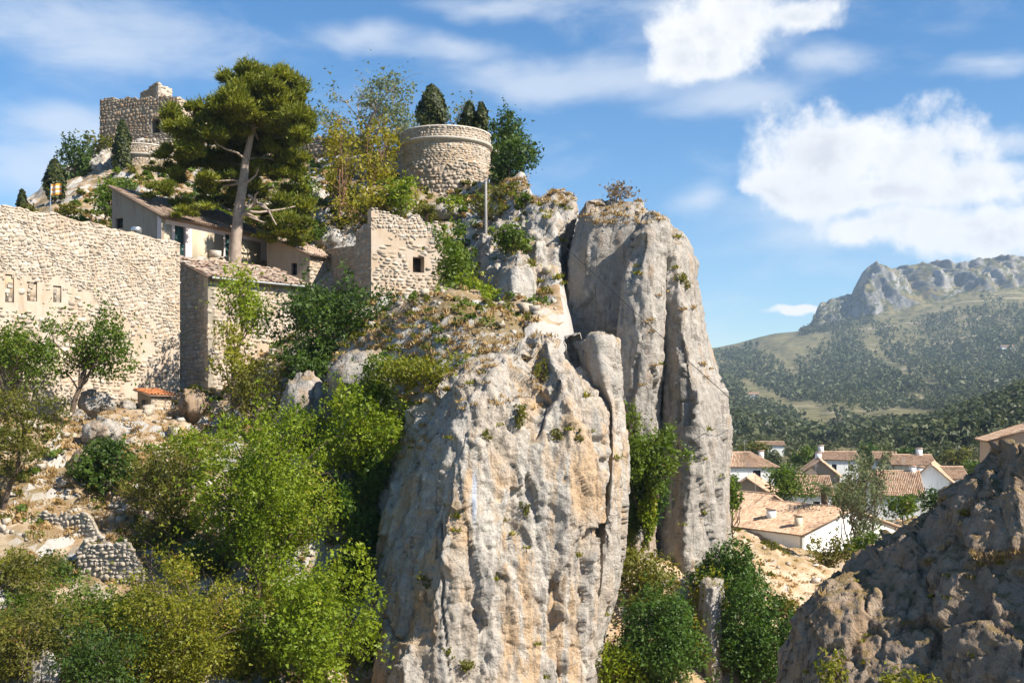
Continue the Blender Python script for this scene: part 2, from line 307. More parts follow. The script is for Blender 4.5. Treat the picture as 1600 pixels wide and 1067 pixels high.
BLUE = P(741, 775, 50.2)
MT = dict(
    rock_front=rock_mat('limestone_front', pale=(0.68, 0.625, 0.545), grey=(0.46, 0.425, 0.38), warm=(0.58, 0.375, 0.195), dark=(0.15, 0.13, 0.11), warm_lo=0.445, dark_lo=0.57, blue=BLUE, grass=True, wamt=0.9, gamt=0.35),
    rock_back=rock_mat('limestone_back', pale=(0.57, 0.52, 0.455), grey=(0.39, 0.355, 0.315), warm=(0.46, 0.32, 0.205), dark=(0.14, 0.125, 0.108), warm_lo=0.50, dark_lo=0.59, grass=True, gamt=0.5),
    rock_cliff=rock_mat('limestone_cliff', pale=(0.66, 0.61, 0.54), grey=(0.44, 0.41, 0.37), warm=(0.50, 0.35, 0.22), dark=(0.16, 0.145, 0.13), warm_lo=0.50, dark_lo=0.59, grass=True, gamt=0.5),
    rock_near=rock_mat('limestone_near', pale=(0.52, 0.405, 0.30), grey=(0.35, 0.265, 0.195), warm=(0.40, 0.26, 0.15), dark=(0.11, 0.082, 0.06), warm_lo=0.46, dark_lo=0.55, sc=1.3, grass=True),
    ground=ground_mat('hillside_soil'),
    gorge=ground_mat('gorge_soil', soil=(0.42, 0.28, 0.16), pale=(0.50, 0.40, 0.29), veg=(0.22, 0.16, 0.06)),
    rubble=stone_mat('rubble_stone', (0.33, 0.28, 0.225), (0.56, 0.50, 0.425), (0.42, 0.31, 0.21)),
    rubble_grey=stone_mat('grey_stone', (0.30, 0.26, 0.21), (0.50, 0.44, 0.37), (0.36, 0.25, 0.16)),
    rubble_castle=stone_mat('castle_stone', (0.24, 0.185, 0.135), (0.40, 0.32, 0.24), (0.30, 0.19, 0.11)),
    drystone=stone_mat('dry_stone', (0.33, 0.285, 0.235), (0.52, 0.465, 0.395), (0.34, 0.28, 0.2)),
    mortar=plaster_mat('lime_mortar', (0.40, 0.335, 0.265), (0.15, 0.11, 0.075), 0.6, (0.43, 0.29, 0.16)),
    mortar_grey=plaster_mat('grey_mortar', (0.30, 0.26, 0.205), (0.10, 0.085, 0.07), 0.6),
    mortar_dark=plaster_mat('packed_earth', (0.14, 0.11, 0.085), (0.06, 0.05, 0.04), 0.5),
    old_plaster=plaster_mat('eroded_plaster', (0.46, 0.39, 0.315), (0.25, 0.185, 0.13), 0.7, (0.42, 0.305, 0.20)),
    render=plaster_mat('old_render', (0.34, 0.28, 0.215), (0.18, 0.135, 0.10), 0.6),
    panel=plaster_mat('beige_panel', (0.50, 0.41, 0.29), (0.25, 0.2, 0.14), 0.4),
    band=plaster_mat('pink_white_band', (0.66, 0.55, 0.52), (0.4, 0.3, 0.27), 0.3),
    white=plaster_mat('whitewash', (0.80, 0.80, 0.78), (0.5, 0.47, 0.43), 0.35),
    cream=plaster_mat('cream_wall', (0.58, 0.50, 0.38), (0.33, 0.27, 0.2), 0.4),
    tan=plaster_mat('tan_wall', (0.46, 0.36, 0.27), (0.24, 0.18, 0.13), 0.4),
    tile=tile_mat('clay_tile', (0.42, 0.25, 0.15), (0.60, 0.44, 0.31), (0.17, 0.115, 0.08)), tile_old=tile_mat('weathered_tile', (0.36, 0.24, 0.17), (0.55, 0.46, 0.37), (0.10, 0.075, 0.06)),
    tile_dark=tile_mat('dark_shade_tile', (0.20, 0.13, 0.09), (0.32, 0.24, 0.18), (0.06, 0.05, 0.04)),  # dark tone paints shade onto the house roof; also used under tiles
    tile_orange=tile_mat('orange_tile', (0.50, 0.17, 0.06), (0.60, 0.27, 0.12), (0.2, 0.08, 0.04)),
    wood=plain_mat('green_door_paint', (0.02, 0.06, 0.055)), darkwood=plain_mat('dark_wood', (0.06, 0.045, 0.035)),
    glass=plain_mat('dark_pane', (0.02, 0.024, 0.03), 0.15), metal=plain_mat('galvanised', (0.55, 0.57, 0.58), 0.35, 0.8), concrete=plain_mat('pole_concrete', (0.27, 0.255, 0.235)),
    cable=plain_mat('cable_black', (0.02, 0.02, 0.02)), interior=plain_mat('interior_shade', (0.05, 0.04, 0.033)),  # near-black colour standing in for shade inside openings
    bark=plain_mat('bark', (0.12, 0.085, 0.06), 0.95, 0, 0.6), bark_pale=plain_mat('pine_bark', (0.34, 0.27, 0.215), 0.95, 0, 0.6), bark_red=plain_mat('reddish_bark', (0.24, 0.13, 0.075), 0.95, 0, 0.5),
    L_light=leaf_mat('leaf_light', (0.095, 0.155, 0.005), (0.25, 0.305, 0.014), dry=(0.36, 0.30, 0.05)),
    L_green=leaf_mat('leaf_green', (0.05, 0.095, 0.007), (0.14, 0.195, 0.017), dry=(0.22, 0.17, 0.04)),
    L_dark=leaf_mat('leaf_dark', (0.024, 0.056, 0.007), (0.08, 0.13, 0.015), 0.3),
    L_olive=leaf_mat('leaf_olive', (0.07, 0.08, 0.009), (0.19, 0.18, 0.026), dry=(0.25, 0.15, 0.05)),
    L_yellow=leaf_mat('leaf_yellow', (0.105, 0.125, 0.008), (0.28, 0.265, 0.02), dry=(0.34, 0.2, 0.04)),
    L_gold=leaf_mat('leaf_gold', (0.15, 0.15, 0.010), (0.36, 0.31, 0.024), dry=(0.36, 0.24, 0.05)),
    L_grey=leaf_mat('leaf_grey', (0.09, 0.12, 0.05), (0.2, 0.23, 0.11)),
    L_pine=leaf_mat('pine_needles', (0.055, 0.085, 0.007), (0.25, 0.25, 0.02), 0.3),
    L_cyp=leaf_mat('cypress_leaf', (0.018, 0.03, 0.006), (0.075, 0.085, 0.013), 0.15),
    L_ivy=leaf_mat('ivy_leaf', (0.024, 0.066, 0.006), (0.085, 0.15, 0.014), 0.25),
    L_dry=leaf_mat('dry_shrub', (0.17, 0.125, 0.075), (0.30, 0.23, 0.14), 0.2),
    L_grass=leaf_mat('dry_grass', (0.28, 0.18, 0.07), (0.46, 0.32, 0.14), 0.3),
    L_far=leaf_mat('far_pine', (0.034, 0.046, 0.015), (0.095, 0.105, 0.03), 0.2),
    L_palm=leaf_mat('palm_leaf', (0.05, 0.085, 0.02), (0.12, 0.16, 0.05), 0.25),
)
def far_mat():
    m, nt, out = new_mat('far_hillside'); p = coords(nt)
    n1 = noise(nt, p, 0.0045, 7, 0.6); n2 = noise(nt, p, 0.028, 7, 0.65); n3 = noise(nt, coords(nt, (0.012, 0.012, 0.16)), 1.0, 4, 0.6, 0.3)
    c = mixc(nt, smooth(nt, noise(nt, p, 0.07, 6, 0.7), 0.42, 0.58), mixc(nt, smooth(nt, n2, 0.4, 0.6), (0.055, 0.062, 0.026), (0.12, 0.11, 0.05)), (0.18, 0.155, 0.08))
    c = mixc(nt, math_n(nt, 'MULTIPLY', smooth(nt, n3, 0.56, 0.64), smooth(nt, n1, 0.44, 0.56)), c, (0.33, 0.275, 0.185))
    c = mixc(nt, math_n(nt, 'MULTIPLY', smooth(nt, n1, 0.60, 0.68), 0.8), c, (0.42, 0.33, 0.24))
    bsdf(nt, out, c, 0.95, bump(nt, n2, 0.7, 6.0), 0.05); return m
def crag_mat():
    m, nt, out = new_mat('mountain_limestone'); p = coords(nt); pv = coords(nt, (0.02, 0.02, 0.006))
    n1 = noise(nt, pv, 1.0, 7, 0.65, 0.3); n2 = noise(nt, p, 0.02, 8, 0.65)
    g = node(nt, 'ShaderNodeNewGeometry'); up = node(nt, 'ShaderNodeSeparateXYZ', {0: g.outputs['True Normal']}).outputs[2]
    c = mixc(nt, smooth(nt, n1, 0.4, 0.6), (0.28, 0.265, 0.25), (0.11, 0.108, 0.106))
    c = mixc(nt, smooth(nt, noise(nt, p, 0.006, 4), 0.56, 0.66), c, (0.46, 0.31, 0.22))
    vg = smooth(nt, math_n(nt, 'ADD', up, math_n(nt, 'MULTIPLY', math_n(nt, 'SUBTRACT', n2, 0.5), 1.4)), 0.50, 0.72)
    c = mixc(nt, vg, c, mixc(nt, smooth(nt, n2, 0.4, 0.65), (0.05, 0.062, 0.022), (0.18, 0.145, 0.07)))
    bsdf(nt, out, c, 0.95, bump(nt, n2, 0.8, 9.0), 0.05); return m
MT['far'] = far_mat(); MT['crag'] = crag_mat()
# ------------------------------------------------------------------ large structure: terrain
def tps(ctrl, reg=0.02):
    C = np.asarray(ctrl, float); n = len(C); xy = C[:, :2] / 10.0
    def U(r2): return np.where(r2 > 1e-12, r2 * np.log(r2 + 1e-12), 0)
    d2 = ((xy[:, None] - xy[None]) ** 2).sum(-1)
    A = np.zeros((n + 3, n + 3)); A[:n, :n] = U(d2) + np.eye(n) * reg; A[:n, n] = 1; A[:n, n + 1:] = xy
    A[n, :n] = 1; A[n + 1:, :n] = xy.T
    w = np.linalg.solve(A, np.concatenate([C[:, 2], np.zeros(3)]))
    def ev(X, Y):
        q = np.stack([np.ravel(X), np.ravel(Y)], -1) / 10.0; out = np.zeros(len(q))
        for s in range(0, len(q), 20000):
            qq = q[s:s + 20000]
            out[s:s + 20000] = U(((qq[:, None] - xy[None]) ** 2).sum(-1)) @ w[:n] + w[n] + qq @ w[n + 1:]
        return out.reshape(np.shape(X))
    return ev

HILL = [P(*c) for c in [
    (-200, 1130, 38), (0, 1120, 40), (100, 1110, 42), (300, 1110, 43), (450, 1115, 45), (560, 1100, 48), (640, 1090, 52),
    (-150, 950, 47), (0, 935, 49), (90, 930, 51), (200, 935, 52), (300, 925, 53), (450, 930, 54), (560, 900, 56),
    (-150, 830, 53), (0, 835, 53), (100, 840, 54), (200, 850, 55), (-100, 770, 56), (60, 765, 57), (160, 790, 57), (250, 760, 59), (330, 760, 59), (420, 770, 59), (500, 760, 59), (580, 740, 60),
    (-100, 690, 59), (0, 690, 60), (100, 690, 62), (200, 680, 64), (270, 665, 66), (340, 665, 67), (400, 680, 66), (460, 660, 65), (540, 640, 64),
    (-150, 650, 62), (0, 648, 65), (90, 640, 68), (180, 638, 70), (250, 632, 71.5), (310, 628, 71), (330, 615, 71),
    (420, 590, 71), (480, 580, 70), (500, 600, 66), (560, 560, 64), (620, 545, 62), (700, 535, 60), (780, 530, 60), (840, 530, 60),
    (420, 540, 76), (500, 500, 76), (560, 490, 73), (600, 485, 72), (680, 480, 70), (750, 475, 68), (820, 500, 65),
    (545, 440, 84), (560, 488, 75), (600, 484, 75), (640, 484, 76), (690, 482, 76), (720, 460, 75.5), (600, 420, 83), (690, 415, 83), (740, 400, 80), (759, 378, 84), (745, 372, 86), (770, 385, 81), (820, 350, 80),
    (-200, 520, 85), (-80, 440, 90), (60, 375, 92),
    (330, 405, 84), (250, 405, 83), (200, 400, 84), (400, 408, 88), (470, 425, 86), (330, 430, 80.5), (290, 430, 80.5), (275, 612, 76), (300, 612, 74.5), (340, 605, 76), (380, 595, 75.5), (430, 585, 76.5), (370, 432, 81), (420, 445, 83), (450, 440, 85.5),
    (330, 345, 97), (250, 330, 100), (430, 345, 94), (520, 355, 90), (600, 345, 88), (670, 325, 90), (740, 320, 89), (800, 300, 86), (850, 288, 82),
    (140, 345, 104), (60, 345, 108), (-60, 400, 108), (150, 300, 116), (90, 310, 118), (230, 300, 118), (330, 300, 112), (450, 290, 110), (560, 270, 108), (640, 250, 108),
    (700, 235, 112), (780, 240, 105), (830, 285, 95), (480, 243, 122), (350, 245, 124), (250, 232, 132), (190, 228, 132), (140, 240, 136), (100, 280, 134), (40, 330, 128), (-60, 390, 125),
    (200, 228, 150), (100, 300, 160), (400, 270, 150), (600, 280, 140), (760, 320, 130), (0, 450, 160), (300, 420, 185), (700, 480, 170), (-200, 560, 140)]]
hill_tps = tps(HILL)
def hill_xlim(Y): return np.interp(Y, [30, 55, 60, 63, 69, 72, 80, 88, 100, 130, 190], [-5.5, -4.5, 0.5, 2.8, 3.0, 2.6, 1.6, 0.6, -0.5, -3.0, -12])
def hill_z(X, Y):
    X = np.asarray(X, float); Y = np.asarray(Y, float)
    z = hill_tps(X, Y)
    q = np.stack([X.ravel(), Y.ravel(), np.zeros(X.size)], -1)
    z = z + (0.55 * fbm(q / 5.0, 3, 3) + 0.28 * np.abs(fbm(q / 1.6, 4, 9))).reshape(X.shape)
    z = z + (0.5 * facets(q / 2.6 + 0.2, 3) + 0.13 * facets(q / 0.9, 4)).reshape(X.shape)
    e = X - hill_xlim(Y)
    return z - 30 * sstep(e, 0, 5) - 12 * sstep(e, 3, 9)
def heightfield(name, x0, x1, y0, y1, nx, ny, zf, mat):
    X, Y = np.meshgrid(np.linspace(x0, x1, nx), np.linspace(y0, y1, ny))
    V = np.stack([X, Y, zf(X, Y)], -1).reshape(-1, 3)
    return link(name, make_mesh(name, V, grid_quads(ny, nx), None, True, [mat]), None, 'structure')
heightfield('hillside', -85, 11, 34, 150, 290, 350, hill_z, MT['ground'])

GORGE = [P(*c) for c in [(900, 1200, 48), (960, 1150, 52), (1000, 1060, 58), (1000, 940, 63), (960, 870, 66), (1050, 880, 68), (1100, 890, 71), (1150, 845, 84), (1200, 858, 87), (1255, 885, 88), (1275, 950, 74), (1220, 1010, 66),
    (1230, 1120, 55), (1150, 1110, 58), (1285, 868, 103), (1200, 848, 108), (1145, 832, 112), (1340, 870, 106), (1450, 830, 104), (1600, 790, 112), (1600, 800, 90), (1450, 950, 60), (1350, 1030, 50), (1250, 1250, 40), (1500, 1100, 40), (900, 900, 100), (1050, 850, 120), (1250, 835, 122), (1500, 800, 128), (850, 1000, 70)]]
gorge_tps = tps(GORGE)
def gorge_z(X, Y):
    z = gorge_tps(X, Y); q = np.stack([X.ravel(), Y.ravel(), np.zeros(X.size)], -1)
    return z + (0.5 * fbm(q / 6.0, 3, 13) + 0.3 * np.abs(fbm(q / 1.5, 4, 19)) + 0.25 * facets(q / 1.4, 6)).reshape(X.shape)
heightfield('gorge_slope', -6, 62, 38, 130, 190, 215, gorge_z, MT['gorge'])

# far valley, hills and mountain: one sheet over direction and distance
FD = [100, 120, 170, 250, 350, 450, 550, 700, 900, 1200, 1600, 2100, 2650, 2700, 2780, 2860, 3200, 3700, 4200]
FT = {  # photo rows of the ground at those distances for a few photo columns
    -3500: [880, 840, 781, 736, 709, 696, 688, 680, 660, 635, 605, 575, 560, 560, 560, 560, 565, 590, 615],
    900:   [880, 840, 781, 736, 709, 695, 686, 672, 650, 622, 590, 560, 548, 548, 548, 548, 560, 590, 615],
    1110:  [880, 840, 781, 736, 709, 694, 682, 664, 640, 615, 585, 556, 546, 545, 545, 546, 556, 590, 615],
    1190:  [880, 840, 781, 736, 709, 695, 686, 672, 655, 628, 590, 550, 531, 530, 530, 532, 545, 590, 615],
    1262:  [880, 840, 781, 736, 709, 697, 692, 684, 664, 636, 590, 550, 522, 519, 517, 516, 540, 590, 615],
    1280:  [880, 840, 781, 736, 709, 697, 692, 684, 666, 638, 592, 549, 518, 508, 490, 484, 530, 590, 615],
    1310:  [880, 840, 781, 736, 709, 697, 690, 682, 664, 636, 592, 548, 509, 495, 475, 469, 520, 585, 615],
    1328:  [880, 840, 781, 736, 709, 697, 690, 680, 662, 634, 592, 548, 504, 488, 472, 466, 510, 580, 615],
    1350:  [880, 840, 781, 736, 709, 696, 688, 676, 660, 632, 590, 546, 498, 470, 440, 428, 480, 570, 615],
    1370:  [880, 840, 781, 736, 709, 695, 686, 672, 656, 630, 588, 545, 494, 462, 424, 409, 460, 560, 615],
    1400:  [880, 840, 781, 736, 708, 692, 680, 668, 652, 626, 586, 543, 484, 455, 428, 418, 450, 550, 610],
    1440:  [880, 840, 781, 734, 705, 686, 672, 664, 648, 622, 584, 540, 474, 448, 420, 404, 440, 540, 605],
    1500:  [870, 835, 775, 728, 694, 668, 652, 654, 640, 616, 578, 530, 462, 440, 416, 407, 430, 530, 600],
    1550:  [850, 820, 765, 720, 684, 652, 634, 642, 634, 610, 572, 524, 456, 436, 412, 403, 425, 520, 600],
    1600:  [830, 800, 750, 708, 670, 634, 612, 628, 624, 602, 566, 520, 452, 434, 408, 398, 420, 510, 600],
    1800:  [790, 770, 725, 680, 635, 590, 566, 580, 590, 575, 545, 500, 440, 424, 405, 396, 420, 510, 600],
    4500:  [790, 770, 725, 690, 660, 640, 620, 610, 600, 585, 555, 515, 470, 460, 450, 440, 450, 520, 600]}
_pc = np.array(sorted(FT)); _tab = np.array([FT[k] for k in _pc], float)
def far_row(px, d):
    px = np.asarray(px, float); d = np.asarray(d, float)
    ld = np.log(d); lk = np.log(FD)
    j = np.clip(np.searchsorted(lk, ld) - 1, 0, len(FD) - 2); t = (ld - lk[j]) / (lk[j + 1] - lk[j])
    i = np.clip(np.searchsorted(_pc, px) - 1, 0, len(_pc) - 2); s = np.clip((px - _pc[i]) / (_pc[i + 1] - _pc[i]), 0, 1)
    return (_tab[i, j] * (1 - t) + _tab[i, j + 1] * t) * (1 - s) + (_tab[i + 1, j] * (1 - t) + _tab[i + 1, j + 1] * t) * s
def far_pt(px, d):
    X = (px - CX) / F * d; Z = (HY - far_row(px, d)) / F * d
    q = np.stack([X, d, 0 * X], -1)
    amp = np.clip((d - 200) / 600, 0, 1)
    Z = Z + amp * (0.010 * d * fbm(q / (60 + 0.10 * d[:, None]), 4, 31))
    n = ridged(np.stack([X / 90, d / 90, Z / 400], -1), 4, 51)
    k = sstep(d, 2600, 2720) * (1 - sstep(d, 2900, 3400)) * sstep(px, 1255, 1290) * (px < 1900)
    Z = Z + k * 16 * (n - 1.0)
    Y = d + k * 55 * fbm(np.stack([X / 75, d * 0, Z / 260], -1), 4, 61)
    return np.stack([X, Y, Z], -1)
def far_sheet(name, pxs, ds, mat):
    PX, D = np.meshgrid(pxs, ds)
    V = far_pt(PX.ravel(), D.ravel())
    return link(name, make_mesh(name, V, grid_quads(len(ds), len(pxs)), None, True, [mat]), None, 'structure')
pxs = np.concatenate([np.linspace(-1500, 1060, 40)[:-1], np.linspace(1060, 1680, 250), np.linspace(1680, 3000, 30)[1:]])
far_sheet('valley_terrain', pxs, np.concatenate([np.geomspace(96, 700, 80)[:-1], np.geomspace(700, 2660, 120)]), MT['far'])
far_sheet('mountain_range', pxs, np.concatenate([np.linspace(2655, 2900, 70)[:-1], np.geomspace(2900, 4200, 40)]), MT['crag'])
link('ground', make_mesh('ground', [(-5900, -1500, -45), (5900, -1500, -45), (5900, 4300, -45), (-5900, 4300, -45)], [(0, 1, 2, 3)], None, False, [MT['far']]), None, 'structure')  # unseen sheet below all the terrain, added for its light bounce

# ------------------------------------------------------------------ large structure: rock masses
def cubic_rows(Z, C, zs):                      # Catmull-Rom through the control rows
    out = []
    Cp = np.concatenate([[2 * C[0] - C[1]], C, [2 * C[-1] - C[-2]]]); 
    for z in zs:
        i = int(np.clip(np.searchsorted(Z, z) - 1, 0, len(Z) - 2)); t = (z - Z[i]) / (Z[i + 1] - Z[i])
        a, b, c, d = Cp[i], Cp[i + 1], Cp[i + 2], Cp[i + 3]
        m1 = (c - a) * 0.35; m2 = (d - b) * 0.35
        h = lambda *k: k[0] * t ** 3 + k[1] * t ** 2 + k[2] * t + k[3]
        out.append(h(2, -3, 0, 1) * b + h(1, -2, 1, 0) * m1 + h(-2, 3, 0, 0) * c + h(1, -1, 0, 0) * m2)
    return np.array(out)
def rock_disp(p, amp, seed, fl=1.0, crack=1.0):
    w = 0.22 * np.stack([perlin(p / 1.1, seed + 1), perlin(p / 1.1, seed + 2), perlin(p / 1.1, seed + 3)], -1)
    st = p * np.array([1, 1, 0.10]) + w
    d = 0.42 * perlin(p / 5.0, seed)
    d = d + fl * 0.30 * (ridged(st / 1.9, 2, seed + 6) - 0.9)                                  # vertical flutes
    d = d + 0.55 * facets((p + w) * np.array([1, 1, 0.22]) / 2.3, seed + 4)                    # tall broken slabs
    d = d + 0.17 * facets((p + w * 0.7) * np.array([1, 1, 0.38]) / 0.8, seed + 5)              # smaller ones
    d = d - crack * 0.5 * np.exp(-(perlin((p + w) * np.array([1, 1, 0.09]) / 2.6, seed + 8) / 0.024) ** 2) * sstep(perlin(p / 3.0, seed + 33), -0.1, 0.25)
    d = d + 0.13 * fbm(p / 0.7, 4, seed + 11, 0.6)
    d = d + 0.075 * facets((p + w * 0.3) * np.array([1, 1, 0.7]) / 0.36, seed + 7)
    pit = perlin(p * np.array([1, 1, 0.6]) / 0.6, seed + 21)
    d = d - 0.22 * sstep(pit, 0.4, 0.6) * sstep(perlin(p / 2.5, seed + 35), 0.0, 0.3)
    return d * amp
def loft(name, rows, d0, nu, nv, mat, amp=1.0, seed=0, fl=1.0, crack=1.0, sm=3, capz=0.4):
    rows = sorted(rows, key=lambda r: -r[0])
    Z = np.array([(HY - r[0]) / F * d0 for r in rows])
    C = np.array([[((px - CX) / F * d, d) for px, d in r[1]] for r in rows])
    zs = np.linspace(Z[0], Z[-1], nv)
    G = cubic_rows(Z, C, zs)                                       # nv,K,2
    K = G.shape[1]; seg = np.linalg.norm(np.diff(C, axis=1), axis=2).mean(0); cum = np.concatenate([[0], np.cumsum(seg)]) / seg.sum()
    # spend fewer samples on the hidden back
    u = np.linspace(0, 1, nu)
    R = np.empty((nv, nu, 3)); j = np.clip(np.searchsorted(cum, u, side='right') - 1, 0, K - 2); t = ((u - cum[j]) / (cum[j + 1] - cum[j]))[None, :, None]
    R[:, :, :2] = G[:, j] * (1 - t) + G[:, j + 1] * t
    R[:, :, 2] = zs[:, None]
    for _ in range(sm):
        R[:, 1:-1, :2] = 0.25 * R[:, :-2, :2] + 0.5 * R[:, 1:-1, :2] + 0.25 * R[:, 2:, :2]
    cen = R[-1].mean(0); caps = []
    nc = 26
    for k in range(1, nc + 1):
        a = k / nc; s = math.cos(a * math.pi / 2) ** 0.8 if k < nc else 0.0
        c = R[-1] * s + cen * (1 - s); c[:, 2] = R[-1][:, 2] + capz * math.sin(a * math.pi / 2); caps.append(c)
    R = np.concatenate([R, np.array(caps)]); nv = len(R)
    du = np.gradient(R, axis=1); dv = np.gradient(R, axis=0); N = np.cross(du, dv)
    ctr = np.array([R[:, :, 0].mean(), R[:, :, 1].max(), 0]); o = R - ctr; o[:, :, 2] = 0
    if (N * o).sum() < 0: N = -N; flip = True
    else: flip = False
    for _ in range(4):
        N[1:-1, 1:-1] = (N[1:-1, 1:-1] * 2 + N[:-2, 1:-1] + N[2:, 1:-1] + N[1:-1, :-2] + N[1:-1, 2:]) / 6
    N /= np.linalg.norm(N, axis=2, keepdims=True) + 1e-9
    N[-8:] = N[-8:] * 0.3 + np.array([0, 0, 0.7])
    V = R.reshape(-1, 3); D = rock_disp(V, amp, seed, fl, crack)
    V = V + N.reshape(-1, 3) * D[:, None]
    Q = grid_quads(nv, nu)
    if flip: Q = Q[:, ::-1]
    return link(name, make_mesh(name, V, Q, None, False, [mat]), None, 'structure')

loft('rock_pinnacle', [
    (1200, [(530, 62.00), (545, 54.40), (600, 48.70), (700, 48.40), (800, 49.58), (880, 50.41), (922, 52.01), (930, 58.00)]),
    (1067, [(550, 62.00), (558, 54.40), (618, 49.40), (700, 49.10), (800, 50.28), (880, 51.21), (922, 52.71), (935, 58.00)]),
    (950, [(570, 62.00), (582, 54.90), (650, 49.90), (710, 49.72), (810, 50.79), (890, 51.63), (925, 53.04), (940, 58.00)]),
    (800, [(592, 62.00), (602, 55.40), (682, 50.49), (720, 50.34), (820, 51.51), (900, 52.15), (938, 53.69), (950, 58.00)]),
    (700, [(612, 62.00), (624, 56.50), (704, 51.28), (740, 51.07), (830, 52.33), (900, 52.65), (944, 54.46), (955, 58.00)]),
    (640, [(645, 62.00), (652, 57.00), (722, 52.10), (750, 51.69), (842, 53.57), (892, 53.15), (938, 54.89), (950, 58.00)]),
    (590, [(692, 62.00), (700, 57.50), (724, 53.38), (770, 52.92), (846, 55.22), (876, 53.97), (913, 55.60), (930, 58.00)]),
    (558, [(738, 61.00), (740, 58.00), (750, 55.49), (790, 54.96), (845, 56.80), (862, 55.00), (892, 56.35), (905, 58.00)]),
    (530, [(826, 60.00), (830, 58.50), (834, 57.67), (838, 56.72), (846, 56.82), (856, 56.43), (874, 57.14), (882, 58.00)])], 51, 360, 315, MT['rock_front'], 0.8, 1, 1.1, 1.0)
loft('rock_slab', [
    (1200, [(912, 60), (896, 56.20), (912, 54.20), (926, 54.70), (934, 62)]),
    (1067, [(922, 60), (904, 56.20), (920, 54.40), (932, 55.20), (942, 62)]),
    (900, [(932, 60), (916, 56.70), (942, 54.80), (964, 55.70), (972, 62)]),
    (750, [(945, 60), (938, 57.20), (956, 55.40), (970, 56.20), (976, 62)]),
    (640, [(930, 60), (940, 58.20), (957, 56.20), (964, 57.00), (970, 62)]),
    (580, [(898, 60), (902, 60.20), (940, 56.80), (960, 57.20), (968, 62)]),
    (520, [(884, 60), (886, 60.60), (934, 57.40), (956, 57.80), (964, 62)])], 53, 125, 260, MT['rock_front'], 0.5, 5, 0.9, 0.7, 2, 0.25)
loft('rock_tower_block', [
    (1050, [(872, 84), (880, 72.4), (930, 70.7), (990, 70.4), (1000, 84)]),
    (700, [(874, 84), (880, 72.4), (930, 70.7), (988, 70.4), (1000, 84)]),
    (500, [(876, 84), (882, 72.6), (930, 71.2), (986, 70.6), (1000, 84)]),
    (400, [(888, 82), (893, 72.9), (930, 71.6), (992, 70.8), (1030, 82)]),
    (325, [(900, 80), (903, 73.4), (930, 72.2), (1005, 71.4), (1050, 80)]),
    (300, [(912, 78), (914, 72.3), (940, 73.6), (995, 72.6), (1030, 77)])], 69, 150, 245, MT['rock_back'], 0.55, 11, 0.8, 0.7)
loft('rock_rib', [
    (1050, [(952, 75), (956, 67), (982, 65.2), (1014, 66), (1022, 75)]),
    (640, [(960, 75), (962, 67), (990, 65.6), (1018, 65.9), (1026, 75)]),
    (590, [(962, 75), (965, 67), (998, 65.8), (1026, 66.2), (1032, 75)]),
    (450, [(970, 75), (974, 67.4), (1002, 66.4), (1036, 66.8), (1046, 75)]),
    (360, [(984, 75), (987, 68.4), (1010, 67.4), (1042, 68), (1054, 75)]),
    (328, [(998, 75), (1003, 70), (1020, 69.2), (1042, 69.8), (1052, 75)])], 67, 135, 260, MT['rock_back'], 0.6, 21, 1.0, 0.9, 2)
loft('rock_face', [
    (1050, [(1000, 80), (1015, 68.4), (1060, 66.4), (1120, 68.2), (1128, 82)]),
    (850, [(1012, 80), (1026, 68.4), (1072, 66.3), (1132, 68.2), (1138, 82)]),
    (700, [(1016, 80), (1028, 68.4), (1082, 66.4), (1136, 68.6), (1141, 82)]),
    (640, [(1022, 80), (1032, 68.4), (1086, 66.6), (1130, 69), (1136, 82)]),
    (520, [(1026, 80), (1034, 68.6), (1068, 67.2), (1096, 69.2), (1102, 82)]),
    (400, [(1024, 80), (1034, 69.0), (1058, 68.2), (1078, 69.8), (1084, 82)]),
    (355, [(1010, 78), (1022, 70.8), (1042, 70.2), (1064, 71.2), (1068, 78)]),
    (318, [(985, 77), (996, 73.8), (1008, 73), (1024, 73.6), (1032, 77)])], 68, 190, 295, MT['rock_back'], 0.62, 31, 1.0, 1.0)
loft('rock_cliff', [
    (760, [(738, 86), (745, 72), (800, 70), (850, 70), (880, 71.5), (890, 86)]),
    (520, [(742, 86), (748, 72.5), (800, 71), (850, 71), (876, 72), (884, 86)]),
    (440, [(746, 86), (752, 73), (800, 72), (840, 71.6), (876, 72.6), (886, 86)]),
    (390, [(752, 86), (758, 75), (800, 74), (840, 72.8), (880, 73.6), (888, 86)]),
    (340, [(772, 88), (778, 79), (815, 77.5), (850, 75), (888, 75.2), (895, 88)]),
    (305, [(772, 90), (780, 82.5), (818, 80), (856, 77.4), (894, 77.6), (900, 88)]),
    (284, [(806, 89), (815, 85), (845, 82), (866, 79.8), (890, 80.2), (896, 87)])], 74, 205, 265, MT['rock_cliff'], 0.85, 41, 1.2, 0.9)
loft('rock_outcrop', [
    (560, [(762, 76), (768, 69.5), (800, 67.6), (832, 68.6), (842, 76)]),
    (470, [(762, 76), (768, 69.8), (800, 68.2), (834, 69), (844, 76)]),
    (415, [(768, 76), (774, 71), (802, 69.2), (832, 70), (840, 76)]),
    (393, [(782, 76), (788, 72), (808, 71), (828, 72), (834, 76)])], 69, 90, 90, MT['rock_cliff'], 0.6, 47, 1.0, 0.8)

